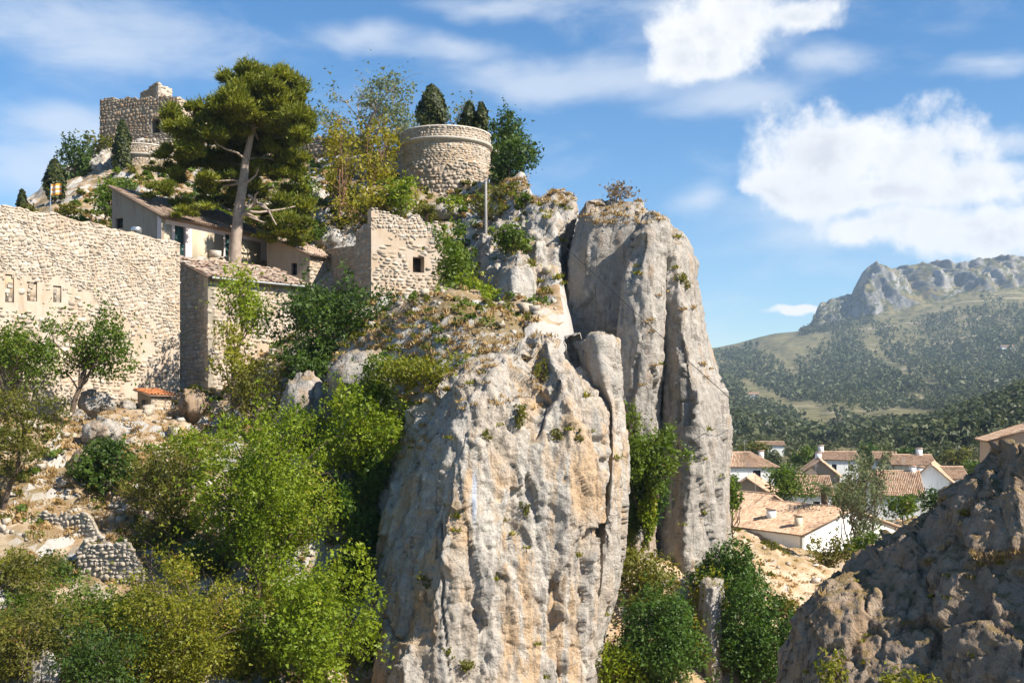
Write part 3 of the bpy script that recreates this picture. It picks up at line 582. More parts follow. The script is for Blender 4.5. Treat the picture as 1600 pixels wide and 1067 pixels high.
def ridge_mass(name, ridge, front, back, nu, nv, mat, amp, seed):
    Rg = np.array([P(*r) for r in ridge]); t = np.concatenate([[0], np.cumsum(np.linalg.norm(np.diff(Rg, axis=0), axis=1))]); t /= t[-1]
    u = np.linspace(0, 1, nu); base = np.stack([np.interp(u, t, Rg[:, k]) for k in range(3)], -1)
    fa = np.array(front, float); fr = np.stack([np.interp(u, np.linspace(0, 1, len(fa)), fa[:, k]) for k in range(3)], -1); bk = np.array(back)
    rows = []
    for s in np.linspace(-1, 1, nv):
        if s < 0: q = -s; off = bk * np.array([q, q, q ** 1.6])
        else: off = fr * np.array([s, s, s ** 1.3])
        rows.append(base + off)
    R = np.array(rows)
    for _ in range(6): R[1:-1] = 0.25 * R[:-2] + 0.5 * R[1:-1] + 0.25 * R[2:]
    N = np.cross(np.gradient(R, axis=1), np.gradient(R, axis=0))
    if N[..., 2].sum() < 0: N = -N
    N /= np.linalg.norm(N, axis=2, keepdims=True) + 1e-9
    V = R.reshape(-1, 3); V = V + N.reshape(-1, 3) * (rock_disp(V * 2.3, amp, seed, 0.4, 1.0) + 0.4 * perlin(V / 2.6, seed + 50) + 0.26 * facets(V / 1.7, seed + 51))[:, None]
    Q = grid_quads(nv, nu)
    return link(name, make_mesh(name, V, Q, None, False, [mat]), None, 'structure')
ridge_mass('rock_mound', [(1225, 1250, 30), (1240, 1090, 31), (1258, 985, 31.5), (1290, 906, 32), (1350, 874, 32), (1430, 830, 32), (1500, 784, 31), (1545, 754, 31), (1566, 722, 31), (1582, 696, 31), (1625, 705, 30), (1700, 740, 30), (1850, 800, 30)],
           [(-0.8, -2.0, -6), (-1.0, -4.5, -6.5), (-0.8, -6.5, -7.2), (-0.5, -8, -8), (0, -9.5, -9.5)], (1.0, 11, -9), 320, 230, MT['rock_near'], 0.36, 71)
loft('rock_fin', [(1120, [(1096, 63), (1100, 59.5), (1114, 59), (1128, 59.6), (1134, 63)]),
                  (1000, [(1094, 63), (1098, 59.8), (1112, 59.2), (1126, 59.8), (1132, 63)]),
                  (920, [(1098, 63), (1102, 60.2), (1112, 59.8), (1124, 60.2), (1128, 63)])], 60, 70, 90, MT['rock_cliff'], 0.3, 81, 1, 0.7, 2, 0.2)

# ------------------------------------------------------------------ masonry and building helpers
def U2(a): a = np.asarray(a[:2], float); return a / np.linalg.norm(a)
class Wall:
    """a vertical wall face between two plan points; u along it, v = height, w = outward"""
    def __init__(s, a, b, out=None):
        s.a = np.asarray(a[:2], float); s.b = np.asarray(b[:2], float); s.L = np.linalg.norm(s.b - s.a); s.t = (s.b - s.a) / s.L
        n = np.array([s.t[1], -s.t[0]])
        if n @ (s.a if out is None else (s.a - np.asarray(out[:2]))) > 0 and out is None: n = -n
        if out is not None and n @ ((s.a + s.b) / 2 - np.asarray(out[:2])) < 0: n = -n
        s.n = n
    def __call__(s, u, v, w):
        u, v, w = np.broadcast_arrays(np.asarray(u, float), v, w)
        return np.stack([s.a[0] + s.t[0] * u + s.n[0] * w, s.a[1] + s.t[1] * u + s.n[1] * w, v], -1)
    def u_at(s, px):
        k = (px - CX) / F; return (k * s.a[1] - s.a[0]) / (s.t[0] - k * s.t[1])
    def z_at(s, px, py):
        u = s.u_at(px); return (HY - py) / F * (s.a[1] + s.t[1] * u)
class Drum:
    def __init__(s, c, R, a0, a1): s.c = np.asarray(c[:2], float); s.R = R; s.a0 = a0; s.L = R * (a1 - a0)
    def __call__(s, u, v, w):
        u, v, w = np.broadcast_arrays(np.asarray(u, float), v, w); a = s.a0 + u / s.R
        return np.stack([s.c[0] + (s.R + w) * np.sin(a), s.c[1] - (s.R + w) * np.cos(a), v], -1)
def const(k): return lambda u: np.zeros_like(np.asarray(u, float)) + k
def lin(xs, ys): return lambda u: np.interp(u, xs, ys)

def core(parent, name, mp, vbot, vtop, thick, mat, holes=(), nu=24):
    us = set(np.linspace(0, mp.L, nu)); vs = []
    for h in holes: us |= {h[0], h[1]}; vs += [h[2], h[3]]
    us = np.array(sorted(us)); vs = sorted(set(vs))
    A = Acc(); b = vbot(us); t = vtop(us)
    rows = [b] + [np.clip(np.full_like(us, v), b, t) for v in vs] + [t]
    for r in range(len(rows) - 1):
        for i in range(len(us) - 1):
            uc = (us[i] + us[i + 1]) / 2; vc = (rows[r][i] + rows[r + 1][i] + rows[r][i + 1] + rows[r + 1][i + 1]) / 4
            if any(h[0] < uc < h[1] and h[2] < vc < h[3] for h in holes): continue
            A.add([mp(us[i], rows[r][i], 0), mp(us[i + 1], rows[r][i + 1], 0), mp(us[i + 1], rows[r + 1][i + 1], 0), mp(us[i], rows[r + 1][i], 0)], [(0, 1, 2, 3)])
    for i in range(len(us) - 1):
        A.add([mp(us[i], t[i], 0), mp(us[i + 1], t[i + 1], 0), mp(us[i + 1], t[i + 1], -thick), mp(us[i], t[i], -thick)], [(0, 1, 2, 3)])
        A.add([mp(us[i], b[i], -thick), mp(us[i + 1], b[i + 1], -thick), mp(us[i + 1], t[i + 1], -thick), mp(us[i], t[i], -thick)], [(3, 2, 1, 0)])
    for i in (0, -1):
        A.add([mp(us[i], b[i], 0), mp(us[i], t[i], 0), mp(us[i], t[i], -thick), mp(us[i], b[i], -thick)], [(0, 1, 2, 3)])
    for u0, u1, v0, v1, *r in holes:
        dp = -(r[0] if r else 0.25)
        for (p, q) in (((u0, v0), (u1, v0)), ((u1, v0), (u1, v1)), ((u1, v1), (u0, v1)), ((u0, v1), (u0, v0))):
            A.add([mp(*p, 0), mp(*q, 0), mp(*q, dp), mp(*p, dp)], [(0, 1, 2, 3)])
    return link(name, A.mesh(name, [mat]), parent)
def panel(parent, name, mp, u0, u1, v0, v1, w0, w1, mat, nu=1):
    """a flat board from depth w0 to w1 in front of a wall face"""
    A = Acc()
    e = np.linspace(u0, u1, nu + 1)
    for a, b in zip(e[:-1], e[1:]):
        V = [mp(u, v, w) for w in (w0, w1) for u, v in ((a, v0), (b, v0), (b, v1), (a, v1))]
        A.add(V, [(4, 5, 6, 7), (0, 1, 5, 4), (1, 2, 6, 5), (2, 3, 7, 6), (3, 0, 4, 7)])
    return link(name, A.mesh(name, [mat]), parent)
def window(parent, mp, u0, u1, v0, v1, dp=0.18, frame='white', fw=0.07, mullion=True, name='window'):
    A = Acc(); hw, hv = fw, fw
    for a, b, c, d in ((u0, u0 + hw, v0, v1), (u1 - hw, u1, v0, v1), (u0 + hw, u1 - hw, v0, v0 + hv), (u0 + hw, u1 - hw, v1 - hv, v1)) + (((((u0 + u1) / 2 - 0.025), ((u0 + u1) / 2 + 0.025), v0 + hv, v1 - hv),) if mullion else ()):
        V = [mp(u, v, w) for w in (-dp, -dp + 0.05) for u, v in ((a, c), (b, c), (b, d), (a, d))]
        A.add(V, [(4, 5, 6, 7), (0, 1, 5, 4), (1, 2, 6, 5), (2, 3, 7, 6), (3, 0, 4, 7)])
    o = link(name, A.mesh(name, [MT[frame]]), parent)
    pn = panel(None, 'pane', mp, u0, u1, v0, v1, -dp - 0.03, -dp + 0.01, MT['glass']); pn.parent = o
    return o

def masonry(parent, mp, u0, u1, vbot, vtop, size, proud, mat, seed=0, aspect=1.5, big=None, holes=(), keep=None, jit=0.38, gap=0.025, nmax=300):
    """stones one by one: those longer than `big` are objects of their own, the small ones stay joined"""
    r = np.random.default_rng(seed); us = np.linspace(u0, u1, 200)
    lo, hi = vbot(us).min(), vtop(us).max(); v = lo; quads = []
    while v < hi:
        h = size * r.uniform(0.6, 1.5); u = u0 - r.uniform(0, size)
        while u < u1:
            wd = size * aspect * r.uniform(0.4, 1.8)
            quads.append((u, u + wd, v, v + h)); u += wd
        v += h
    q = np.array(quads); ph = seed * 3.3
    def wave(u, v):   # courses undulate
        return v + size * jit * (np.sin(u / (size * 4.1) + v * 1.7 + ph) + 0.6 * np.sin(u / (size * 1.7) + v * 4.1 + ph * 2))
    cu = (q[:, 0] + q[:, 1]) / 2; cv = wave(cu, (q[:, 2] + q[:, 3]) / 2)
    k = (q[:, 0] >= u0 - size * 0.3) & (q[:, 1] <= u1 + size * 0.3) & (cv > vbot(cu)) & (cv < vtop(cu) - size * 0.1)
    for h in holes: k &= ~((q[:, 1] > h[0]) & (q[:, 0] < h[1]) & (cv > h[2] - size * 0.4) & (cv < h[3] + size * 0.4))
    if keep is not None: k &= keep(cu, cv)
    q = q[k]; cu = cu[k]; cv = cv[k]; n = len(q)
    if n == 0: return
    C = np.stack([np.stack([q[:, a], q[:, b]], -1) for a, b in ((0, 2), (1, 2), (1, 3), (0, 3))], 1)       # n,4,2
    C[:, :, 1] = wave(C[:, :, 0], C[:, :, 1]); C += r.normal(0, size * jit * 0.35, C.shape)
    f = r.uniform(0.12, 0.3, (n, 4, 1)); f2 = 1 - r.uniform(0.12, 0.3, (n, 4, 1)); Cn = np.roll(C, -1, 1)
    ring = np.stack([C * (1 - f) + Cn * f, C * (1 - f2) + Cn * f2], 2).reshape(n, 8, 2); cen = ring.mean(1, keepdims=True)
    dm = np.hypot(*(q[:, 1] - q[:, 0], q[:, 3] - q[:, 2]))
    go = np.clip(1 - gap / np.minimum(q[:, 1] - q[:, 0], q[:, 3] - q[:, 2]), 0.5, 0.97)[:, None, None]
    outer = cen + (ring - cen) * go; inner = cen + (ring - cen) * go * r.uniform(0.72, 0.93, (n, 1, 1))
    wo = np.full((n, 8), -0.03); wi = (proud * r.uniform(0.1, 1.2, (n, 1)) + r.normal(0, abs(proud) * 0.25, (n, 8)))
    V = np.concatenate([mp(outer[..., 0], outer[..., 1], wo), mp(inner[..., 0], inner[..., 1], wi)], 1)          # n,16,3
    qs = [(i, (i + 1) % 8, 8 + (i + 1) % 8, 8 + i) for i in range(8)] + [(8, 9, 10, 11), (8, 11, 12, 15), (12, 13, 14, 15)]
    qs = np.array(qs); tint = r.random(n)
    ind = np.zeros(n, bool)
    if big is not None:
        o = np.argsort(-dm); o = o[dm[o] >= big][:nmax]; ind[o] = True
        for i in o:
            link('stone', make_mesh('stone', V[i], qs, np.full(len(qs), tint[i]), False, [mat]), parent)
    rest = np.where(~ind)[0]
    if len(rest):
        Q = (qs[None] + (np.arange(len(rest)) * 16)[:, None, None]).reshape(-1, 4)
        link('stonework', make_mesh('stonework', V[rest].reshape(-1, 3), Q, np.repeat(tint[rest], len(qs)), False, [mat]), parent, 'stuff')

def roof(parent, e0, e1, r1, r0, mat, tw=0.22, tl=0.40, thick=0.12, seed=0, name='roof', rowsjit=0.03):
    """a tiled roof plane: eave e0-e1, ridge r0-r1; slab with rows of barrel tiles on it"""
    e0, e1, r1, r0 = [np.asarray(x, float) for x in (e0, e1, r1, r0)]; r = np.random.default_rng(seed + 100)
    n = np.cross(e1 - e0, (r0 + r1) / 2 - e0); n /= np.linalg.norm(n)
    if n[2] < 0: n = -n
    A = Acc(); tp = [e0, e1, r1, r0]; bt = [p - n * thick for p in tp]
    A.add(tp + bt, [(0, 1, 2, 3), (7, 6, 5, 4), (0, 4, 5, 1), (1, 5, 6, 2), (2, 6, 7, 3), (3, 7, 4, 0)], 0.35)
    o = link(name, A.mesh(name, [MT['tile_dark']]), parent)
    W = np.linalg.norm(e1 - e0); Ls = np.linalg.norm((r0 + r1) / 2 - (e0 + e1) / 2); nr = max(2, int(Ls / tl)); V = []; T = []
    def at(s, t): return (e0 * (1 - s) + e1 * s) * (1 - t) + (r0 * (1 - s) + r1 * s) * t
    for j in range(nr):
        t0 = j / nr; t1 = min(1.0, (j + 1.15) / nr); w = np.linalg.norm(at(1, t0) - at(0, t0)); nc = int(w / tw)
        if nc < 1: continue
        s = (np.arange(nc) + 0.5) / nc + r.normal(0, 0.012, nc) * tw / max(w, .3); hw = 0.36 * tw / max(w, 0.1)
        drop = r.normal(0, rowsjit, nc)[:, None]
        for (tt, lift) in ((t0 - 0.02, 0.035), (t1, 0.0)):
            ring = []
            for a, hgt in ((-1, 0.0), (-0.55, 0.075), (0.55, 0.075), (1, 0.0)):
                ss = s + a * hw
                p = (e0[None] * (1 - ss[:, None]) + e1[None] * ss[:, None]) * (1 - tt) + (r0[None] * (1 - ss[:, None]) + r1[None] * ss[:, None]) * tt
                ring.append(p + n * (hgt + lift + 0.012) + n * drop * 0.4)
            V.append(np.stack(ring, 1))
        T.append(r.random(nc))
    VV = np.concatenate([np.concatenate([V[2 * k], V[2 * k + 1]], 1) for k in range(len(V) // 2)]); m = len(VV)
    qs = np.array([(0, 1, 5, 4), (1, 2, 6, 5), (2, 3, 7, 6)])
    Q = (qs[None] + (np.arange(m) * 8)[:, None, None]).reshape(-1, 4)
    c = link('tiles', make_mesh('tiles', VV.reshape(-1, 3), Q, np.repeat(np.concatenate(T), 3), False, [mat]), o, 'stuff')
    return o
def chimney(parent, x, y, z0, z1, w, mat, cap='tile'):
    A = Acc(); A.box((x, y, (z0 + z1) / 2), (1, 0, 0), (0, 1, 0), w, w, (z1 - z0) / 2)
    o = link('chimney', A.mesh('chimney', [MT[mat]]), parent)
    B = Acc(); B.box((x, y, z1 + 0.06), (1, 0, 0), (0, 1, 0), w * 1.25, w * 1.25, 0.055)
    c = link('cap', B.mesh('cap', [MT[cap]]), o)
    return o
def rough_top(xs, ys, amp, seed):
    def f(u):
        u = np.asarray(u, float); return np.interp(u, xs, ys) + amp * (np.sin(u * 2.3 + seed) + np.sin(u * 5.9 + seed * 2) * 0.6 + np.sin(u * 11.3 + seed) * 0.35)
    return f

# ------------------------------------------------------------------ the hamlet on the rock
# tall rubble wall
w = Wall(P(-140, 0, 60.5), P(281, 0, 74)); e = empty('stone_wall', (*((w.a + w.b) / 2), -1), 'tall sunlit rubble wall with crumbling plaster below, in front of the tile-roofed house', 'wall')
ZT = rough_top([0, w.L * 0.3, w.L * 0.5, w.L * 0.8, w.L], [12.3, 12.0, 11.9, 11.45, 11.2], 0.07, 1); ZB = const(-3.0)
hl = [(w.u_at(a), w.u_at(b), w.z_at(a, y1), w.z_at(a, y0), 0.22) for a, b, y0, y1 in ((8, 22, 428, 472), (42, 58, 440, 470), (83, 96, 446, 472))]
core(e, 'wall', w, ZB, ZT, 0.9, MT['old_plaster'], hl, 40)
for h in hl:
    o = panel(e, 'niche', w, h[0], h[1], h[2], h[3], -0.16, -0.10, MT['mortar'])
    masonry(e, w, h[0] + 0.05, h[1] - 0.05, const(h[2]), const(h[3]), 0.24, -0.05, MT['rubble_grey'], 5, 1.3, None, jit=0.2)
def zline(px, py): return w.u_at(px), w.z_at(px, py)
pl = [zline(-100, 452), zline(0, 436), zline(60, 436), zline(110, 440), zline(150, 470), zline(200, 500), zline(240, 530), zline(281, 560)]
edge = lin([p[0] for p in pl], [p[1] for p in pl])
masonry(e, w, 0, w.L, lambda u: edge(u) + 0.25 * np.sin(u * 3.1), ZT, 0.175, 0.05, MT['rubble'], 2, 1.2, 0.36, hl, lambda u, v: perlin(np.stack([u / 0.8, v / 0.6, u * 0], -1), 15) > -0.55, 0.6, 0.014)
nz = np.random.default_rng(3)
masonry(e, w, 0, w.L, ZB, lambda u: edge(u) - 0.2, 0.24, 0.06, MT['rubble'], 4, 1.6, 0.5, hl, lambda u, v: perlin(np.stack([u / 1.7, v / 0.9, u * 0], -1), 5) > -0.06, 0.35, 0.05)
panel(e, 'coping', w, -0.05, w.L + 0.05, 11.1, 11.2, -0.95, -0.9, MT['rubble'])
# whitewashed gable seen past the wall's end
w = Wall(P(-60, 0, 72), P(17, 0, 71)); e = empty('outbuilding', (*((w.a + w.b) / 2), 10), 'plain pale outbuilding wall beyond the tall rubble wall', 'building')
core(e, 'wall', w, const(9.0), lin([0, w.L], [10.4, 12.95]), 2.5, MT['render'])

# tile-roofed house behind it
c0, c1, c2 = P(252, 0, 78), P(418, 0, 88), P(175, 0, 80.5); dv = c2 - c0; c3 = c1 + dv
mid = (c0 + c1 + c2 + c3) / 4
e = empty('rock_house', (*mid[:2], 10.3), 'old rendered house with a single-pitch tile roof and green doors, by the big pine', 'house')
fa = Wall(c0, c1, mid); ga = Wall(c2, c0, mid); bk = Wall(c3, c2, mid); gr = Wall(c1, c3, mid)
ZE, ZR, Z0 = 13.75, 16.15, 9.9
d1 = (fa.u_at(273), fa.u_at(290), 10.6, fa.z_at(280, 353), 0.3); d2 = (fa.u_at(352), fa.u_at(361), 10.6, fa.z_at(356, 366), 0.3)
core(e, 'wall', fa, const(Z0), const(ZE), 0.4, MT['band'], [d1, d2])
wn = (ga.u_at(180), ga.u_at(192), ga.z_at(186, 357), ga.z_at(186, 341), 0.25)
core(e, 'wall', ga, const(Z0), lin([0, ga.L], [ZR, ZE]), 0.4, MT['render'], [wn])
core(e, 'wall', bk, const(Z0), const(ZR), 0.4, MT['render']); core(e, 'wall', gr, const(Z0), lin([0, gr.L], [ZE, ZR]), 0.4, MT['render'])
for d in (d1, d2):
    o = panel(e, 'door', fa, d[0], d[1], d[2], d[3], -0.3, -0.2, MT['wood'])
    fr = panel(None, 'handle', fa, d[1] - 0.16, d[1] - 0.1, 11.6, 11.72, -0.2, -0.15, MT['metal']); fr.parent = o
window(e, ga, *wn[:4], 0.22, 'darkwood')
for a, b in ((256, 268), (300, 349), (365, 407)):
    panel(e, 'plaster_panel', fa, fa.u_at(a), fa.u_at(b), Z0, 13.25, -0.02, 0.025, MT['panel'])
nrm = np.array([*fa.n, 0]); gn = np.array([*ga.n, 0])
sl_ = (ZR - ZE) / np.linalg.norm(dv[:2]); eave = lambda c: np.array([*c[:2], ZE]) + nrm * 0.42 + np.array([0, 0, 0.16 - sl_ * 0.42]); rdg = lambda c: np.array([*c[:2], ZR + 0.16]) - nrm * 0.15 + np.array([0, 0, sl_ * 0.15])
roof(e, eave(c0) + gn * 0.25, eave(c1), rdg(c3), rdg(c2) + gn * 0.25, MT['tile_dark'], seed=1)  # darker tiles put the roof's grazing-light shade into the colour
panel(e, 'eaves_board', fa, -0.2, fa.L, ZE - 0.17, ZE - 0.02, 0.0, 0.3, MT['tile_dark'])
# metal flue cap standing by the wall
p = P(213, 362, 75); e = empty('flue', (p[0], p[1], p[2] - 1.6), 'shiny metal flue cap rising over the rubble wall', 'flue')
A = Acc(); A.tube([p + (0, 0, -1.6), p + (0, 0, -0.1)], 0.25, 12); link('pipe', A.mesh('pipe', [MT['white']], True), e)
A = Acc(); A.tube([p + (0, 0, -0.12), p + (0, 0, -0.1), p + (0, 0, 0.22), p + (0, 0, 0.3), p + (0, 0, 0.31)], [0.1, 0.34, 0.36, 0.3, 0.02], 14); link('cap', A.mesh('cap', [MT['metal']], True), e)

# small extension
c0, c1, c2 = P(484, 0, 84), P(547, 0, 87.8), P(417, 0, 85.6); dv = c2 - c0; c3 = c1 + dv; mid = (c0 + c1 + c2 + c3) / 4
e = empty('house_extension', (*mid[:2], 9.5), 'low annexe with a grey gable, tiny square window and pale tiles', 'building')
fa = Wall(c0, c1, mid); ga = Wall(c2, c0, mid); ZE, ZR, Z0 = 11.85, 13.45, 8.5
core(e, 'wall', fa, const(Z0), const(ZE), 0.4, MT['mortar']); masonry(e, fa, 0, fa.L, const(Z0), const(ZE - 0.1), 0.24, 0.05, MT['rubble'], 8, 1.3, 0.46)
wn = (ga.u_at(455), ga.u_at(464), ga.z_at(459, 430), ga.z_at(459, 411), 0.3)
core(e, 'wall', ga, const(Z0), lin([0, ga.L], [ZR, ZE]), 0.4, MT['render'], [wn])
window(e, ga, *wn[:4], 0.26, 'darkwood', 0.05, False)
core(e, 'wall', Wall(c1, c3, mid), const(Z0), lin([0, np.linalg.norm((c3 - c1)[:2])], [ZE, ZR]), 0.4, MT['render'])
nrm = np.array([*fa.n, 0]); gn = np.array([*ga.n, 0])
roof(e, np.array([*c0[:2], ZE - 0.05]) + nrm * 0.35 + gn * 0.2, np.array([*c1[:2], ZE - 0.05]) + nrm * 0.35 - gn * 0.1, np.array([*c3[:2], ZR + 0.16]), np.array([*c2[:2], ZR + 0.16]) + gn * 0.2, MT['tile_old'], seed=2, tw=0.26, tl=0.45, rowsjit=0.08)

# lean-to
c0, c1, c2 = P(325, 0, 74), P(484, 0, 80), P(270, 0, 77.5); dv = c2 - c0; c3 = c1 + dv; mid = (c0 + c1 + c2 + c3) / 4
e = empty('lean_to', (*mid[:2], 1.0), 'stone lean-to with a ragged old tile roof and gutter beside the tall rubble wall', 'building')
fa = Wall(c0, c1, mid); ga = Wall(c2, c0, mid); ZE, ZR, Z0 = 8.95, 10.55, -1.0
core(e, 'wall', fa, const(Z0), const(ZE), 0.5, MT['old_plaster']); masonry(e, fa, 0, fa.L, const(Z0), const(ZE - 0.1), 0.26, 0.055, MT['rubble'], 11, 1.4, 0.5, (), lambda u, v: perlin(np.stack([u / 1.5, v / 1.2, u * 0], -1), 7) > -0.12)
core(e, 'wall', ga, const(Z0), lin([0, ga.L], [ZR, ZE]), 0.5, MT['mortar_grey']); masonry(e, ga, 0, ga.L, const(Z0), lin([0, ga.L], [ZR - .1, ZE - 0.1]), 0.24, 0.055, MT['rubble_grey'], 12, 1.4, 0.46)
nrm = np.array([*fa.n, 0]); gn = np.array([*ga.n, 0])
roof(e, np.array([*c0[:2], ZE - 0.02]) + nrm * 0.4 + gn * 0.2, np.array([*c1[:2], ZE - 0.02]) + nrm * 0.4, np.array([*c3[:2], ZR + 0.2]), np.array([*c2[:2], ZR + 0.2]) + gn * 0.2, MT['tile_old'], seed=3, tw=0.3, tl=0.42, rowsjit=0.16)
A = Acc(); A.tube([np.array([*c0[:2], ZE - 0.1]) + nrm * 0.5, np.array([*c1[:2], ZE - 0.1]) + nrm * 0.5], 0.075, 8); link('gutter', A.mesh('gutter', [MT['metal']], True), e)

# ruined stone house
c0, c1, c2 = P(580, 0, 76), P(692, 0, 78.5), P(556, 0, 78.6); mid = (c0 + c1) / 2 + (c2 - c0) * 0.6
e = empty('ruined_house', (*mid[:2], 6.5), 'roofless ruined stone house with a dark hole in its sunlit front', 'ruin')
fa = Wall(c0, c1, mid); ga = Wall(c2, c0, mid)
tp = [(fa.u_at(a), fa.z_at(a, b)) for a, b in ((580, 324), (600, 329), (630, 340), (640, 342), (643, 334), (656, 334), (660, 346), (675, 350), (681, 345), (692, 360))]
hol = [(fa.u_at(645), fa.u_at(663), fa.z_at(655, 426), fa.z_at(655, 402), 0.7)]
VT = lin([p[0] for p in tp], [p[1] for p in tp]); VB = const(fa.z_at(600, 500))
core(e, 'wall', fa, VB, lambda u: VT(u) - 0.08, 0.7, MT['old_plaster'], hol, 40)
split = fa.z_at(600, 362)
masonry(e, fa, 0, fa.L, lambda u: split + 0.35 * np.sin(u * 1.9) - 0.12 * u, VT, 0.2, 0.06, MT['rubble'], 21, 1.3, 0.40, hol)
masonry(e, fa, 0, fa.L, VB, const(fa.z_at(600, 396)), 0.2, 0.07, MT['rubble'], 22, 2.2, 0.44, hol, None, 0.2, 0.05)
masonry(e, fa, 0, fa.L, const(fa.z_at(600, 400)), const(split), 0.3, 0.06, MT['rubble'], 23, 1.8, 0.5, hol, lambda u, v: perlin(np.stack([u / 0.9, v / 0.7, u * 0], -1), 9) > -0.05)
panel(e, 'interior_shade_panel', fa, hol[0][0] - .1, hol[0][1] + .1, hol[0][2] - .1, hol[0][3] + .1, -0.75, -0.69, MT['interior'])  # dark sheet behind the hole paints in the shade of the inside
GT = lin([0, ga.L * 0.45, ga.L * 0.5, ga.L], [ga.z_at(558, 362), ga.z_at(566, 354), ga.z_at(567, 350), ga.z_at(579, 350)])
core(e, 'wall', ga, VB, GT, 0.7, MT['mortar_grey']); masonry(e, ga, 0, ga.L, VB, GT, 0.26, 0.055, MT['rubble_grey'], 24, 1.5, 0.46)
w = Wall(P(500, 0, 88), P(558, 0, 80)); e = empty('stone_wall', (*((w.a + w.b) / 2), 9), 'low shaded rubble wall joining the annexe to the ruined house', 'wall')
T = lin([0, w.L], [w.z_at(501, 390), w.z_at(557, 384)]); core(e, 'wall', w, const(8.0), T, 0.6, MT['mortar_grey']); masonry(e, w, 0, w.L, const(8.0), T, 0.24, 0.05, MT['rubble_grey'], 26, 1.4, 0.44)

# round tower
def drum_tower(e, c, R, z0, zc, zt, seed, mat, up, thick=0.5):
    D = Drum(c, R, -2.2, 2.2)
    core(e, 'wall', D, const(z0), const(zc), thick, MT['mortar'], (), 60)
    zs = zc - 0.32 * (zc - z0) * up
    masonry(e, D, 0, D.L, const(z0), lambda u: zs + 0.25 * np.sin(u * 1.3), 0.25, 0.11, MT[mat], seed, 1.35, 0.52, (), None, 0.4, 0.02)
    masonry(e, D, 0, D.L, lambda u: zs + 0.25 * np.sin(u * 1.3), const(zc), 0.19, 0.045, MT['rubble'], seed + 1, 1.9, None, (), None, 0.12, 0.03)
    th = np.linspace(-2.2, 2.2, 90); prof = [(0.0, -0.12), (0.2, -0.02), (0.26, 0.08), (0.26, 0.2), (0.06, 0.26)]
    V = np.array([[[c[0] + (R + a) * math.sin(t), c[1] - (R + a) * math.cos(t), zc + b] for a, b in prof] for t in th])
    link('cornice', make_mesh('cornice', V.reshape(-1, 3), grid_quads(90, len(prof)), np.full(89 * (len(prof) - 1), .6), True, [MT['drystone']]), e)
    Dp = Drum(c, R + 0.05, -2.2, 2.2); core(e, 'parapet', Dp, const(zc + 0.2), const(zt), 0.4, MT['mortar'], (), 60)
    masonry(e, Dp, 0, Dp.L, const(zc + 0.26), const(zt - 0.1), 0.19, 0.05, MT['rubble'], seed + 2, 1.6, 0.5, (), None, 0.12, 0.03)
    V = np.array([[[c[0] + r_ * math.sin(t), c[1] - r_ * math.cos(t), z] for r_, z in ((R + 0.12, zt - 0.09), (R + 0.12, zt + 0.02), (R - 0.42, zt + 0.02), (R - 0.42, zt - 0.6))] for t in th])
    link('coping', make_mesh('coping', V.reshape(-1, 3), grid_quads(90, 4), np.full(89 * 3, .7), False, [MT['rubble']]), e)
    V = np.array([[c[0] + r_ * math.sin(t), c[1] - r_ * math.cos(t), zc + 0.1] for t in th for r_ in (0.0, R)])
    link('terrace_floor', make_mesh('terrace_floor', V, grid_quads(90, 2), None, False, [MT['mortar']]), e)
c = P(696, 0, 97); e = empty('round_tower', (c[0], c[1], 16), 'broad round stone tower with a cornice, cypresses showing over its parapet', 'tower')
drum_tower(e, c, 3.93, 15.5, 22.95, 24.1, 31, 'rubble_grey', 0.8)
w = Wall(P(520, 0, 104), P(640, 0, 97.5)); e = empty('parapet_wall', (*((w.a + w.b) / 2), 20), 'long parapet wall with pale coping running up to the round tower', 'wall')
core(e, 'wall', w, const(18), const(23.3), 0.5, MT['mortar']); masonry(e, w, 0, w.L, const(18), const(23.25), 0.24, 0.05, MT['rubble_grey'], 35, 1.4, 0.5)
panel(e, 'coping', w, 0, w.L, 23.3, 23.5, -0.5, 0.15, MT['drystone'], 12)
w = Wall(P(440, 0, 123), P(575, 0, 119)); e = empty('castle_wall', (*((w.a + w.b) / 2), 26), 'dark upper castle wall under the feathery tree on the hilltop', 'wall')
core(e, 'wall', w, const(24), rough_top([0, w.L], [30.5, 29.6], 0.05, 2), 0.6, MT['mortar_grey']); masonry(e, w, 0, w.L, const(24), rough_top([0, w.L], [30.4, 29.5], 0.05, 2), 0.3, 0.1, MT['rubble_castle'], 36, 1.5, 0.75)

# castle keep, turret, bastion
c0, c1 = P(156, 0, 137), P(276, 0, 133); kp = Wall(c0, c1); nb = -np.array(kp.n) * 7
mid = (c0 + c1)[:2] / 2 + nb / 2
e = empty('castle_keep', (*mid, 31), 'square brown castle keep with a dark arched doorway on the summit', 'castle')
dr = (kp.u_at(237), kp.u_at(250), kp.z_at(243, 208), kp.z_at(243, 186), 0.8)
KT = rough_top([0, kp.L], [38.75, 37.9], 0.12, 4); KB = const(31.5)
core(e, 'wall', kp, KB, KT, 0.9, MT['mortar_grey'], [dr], 50)
masonry(e, kp, 0, kp.L, KB, KT, 0.32, 0.065, MT['rubble_castle'], 41, 1.35, 0.72, [dr])
panel(e, 'doorway_shade_panel', kp, dr[0] - .1, dr[1] + .1, dr[2] - .1, dr[3] + .1, -0.9, -0.78, MT['interior'])  # dark sheet closing the doorway, its shade painted in
a = np.linspace(0, np.pi, 9); hw = (dr[1] - dr[0]) / 2; uc = (dr[0] + dr[1]) / 2
A = Acc()
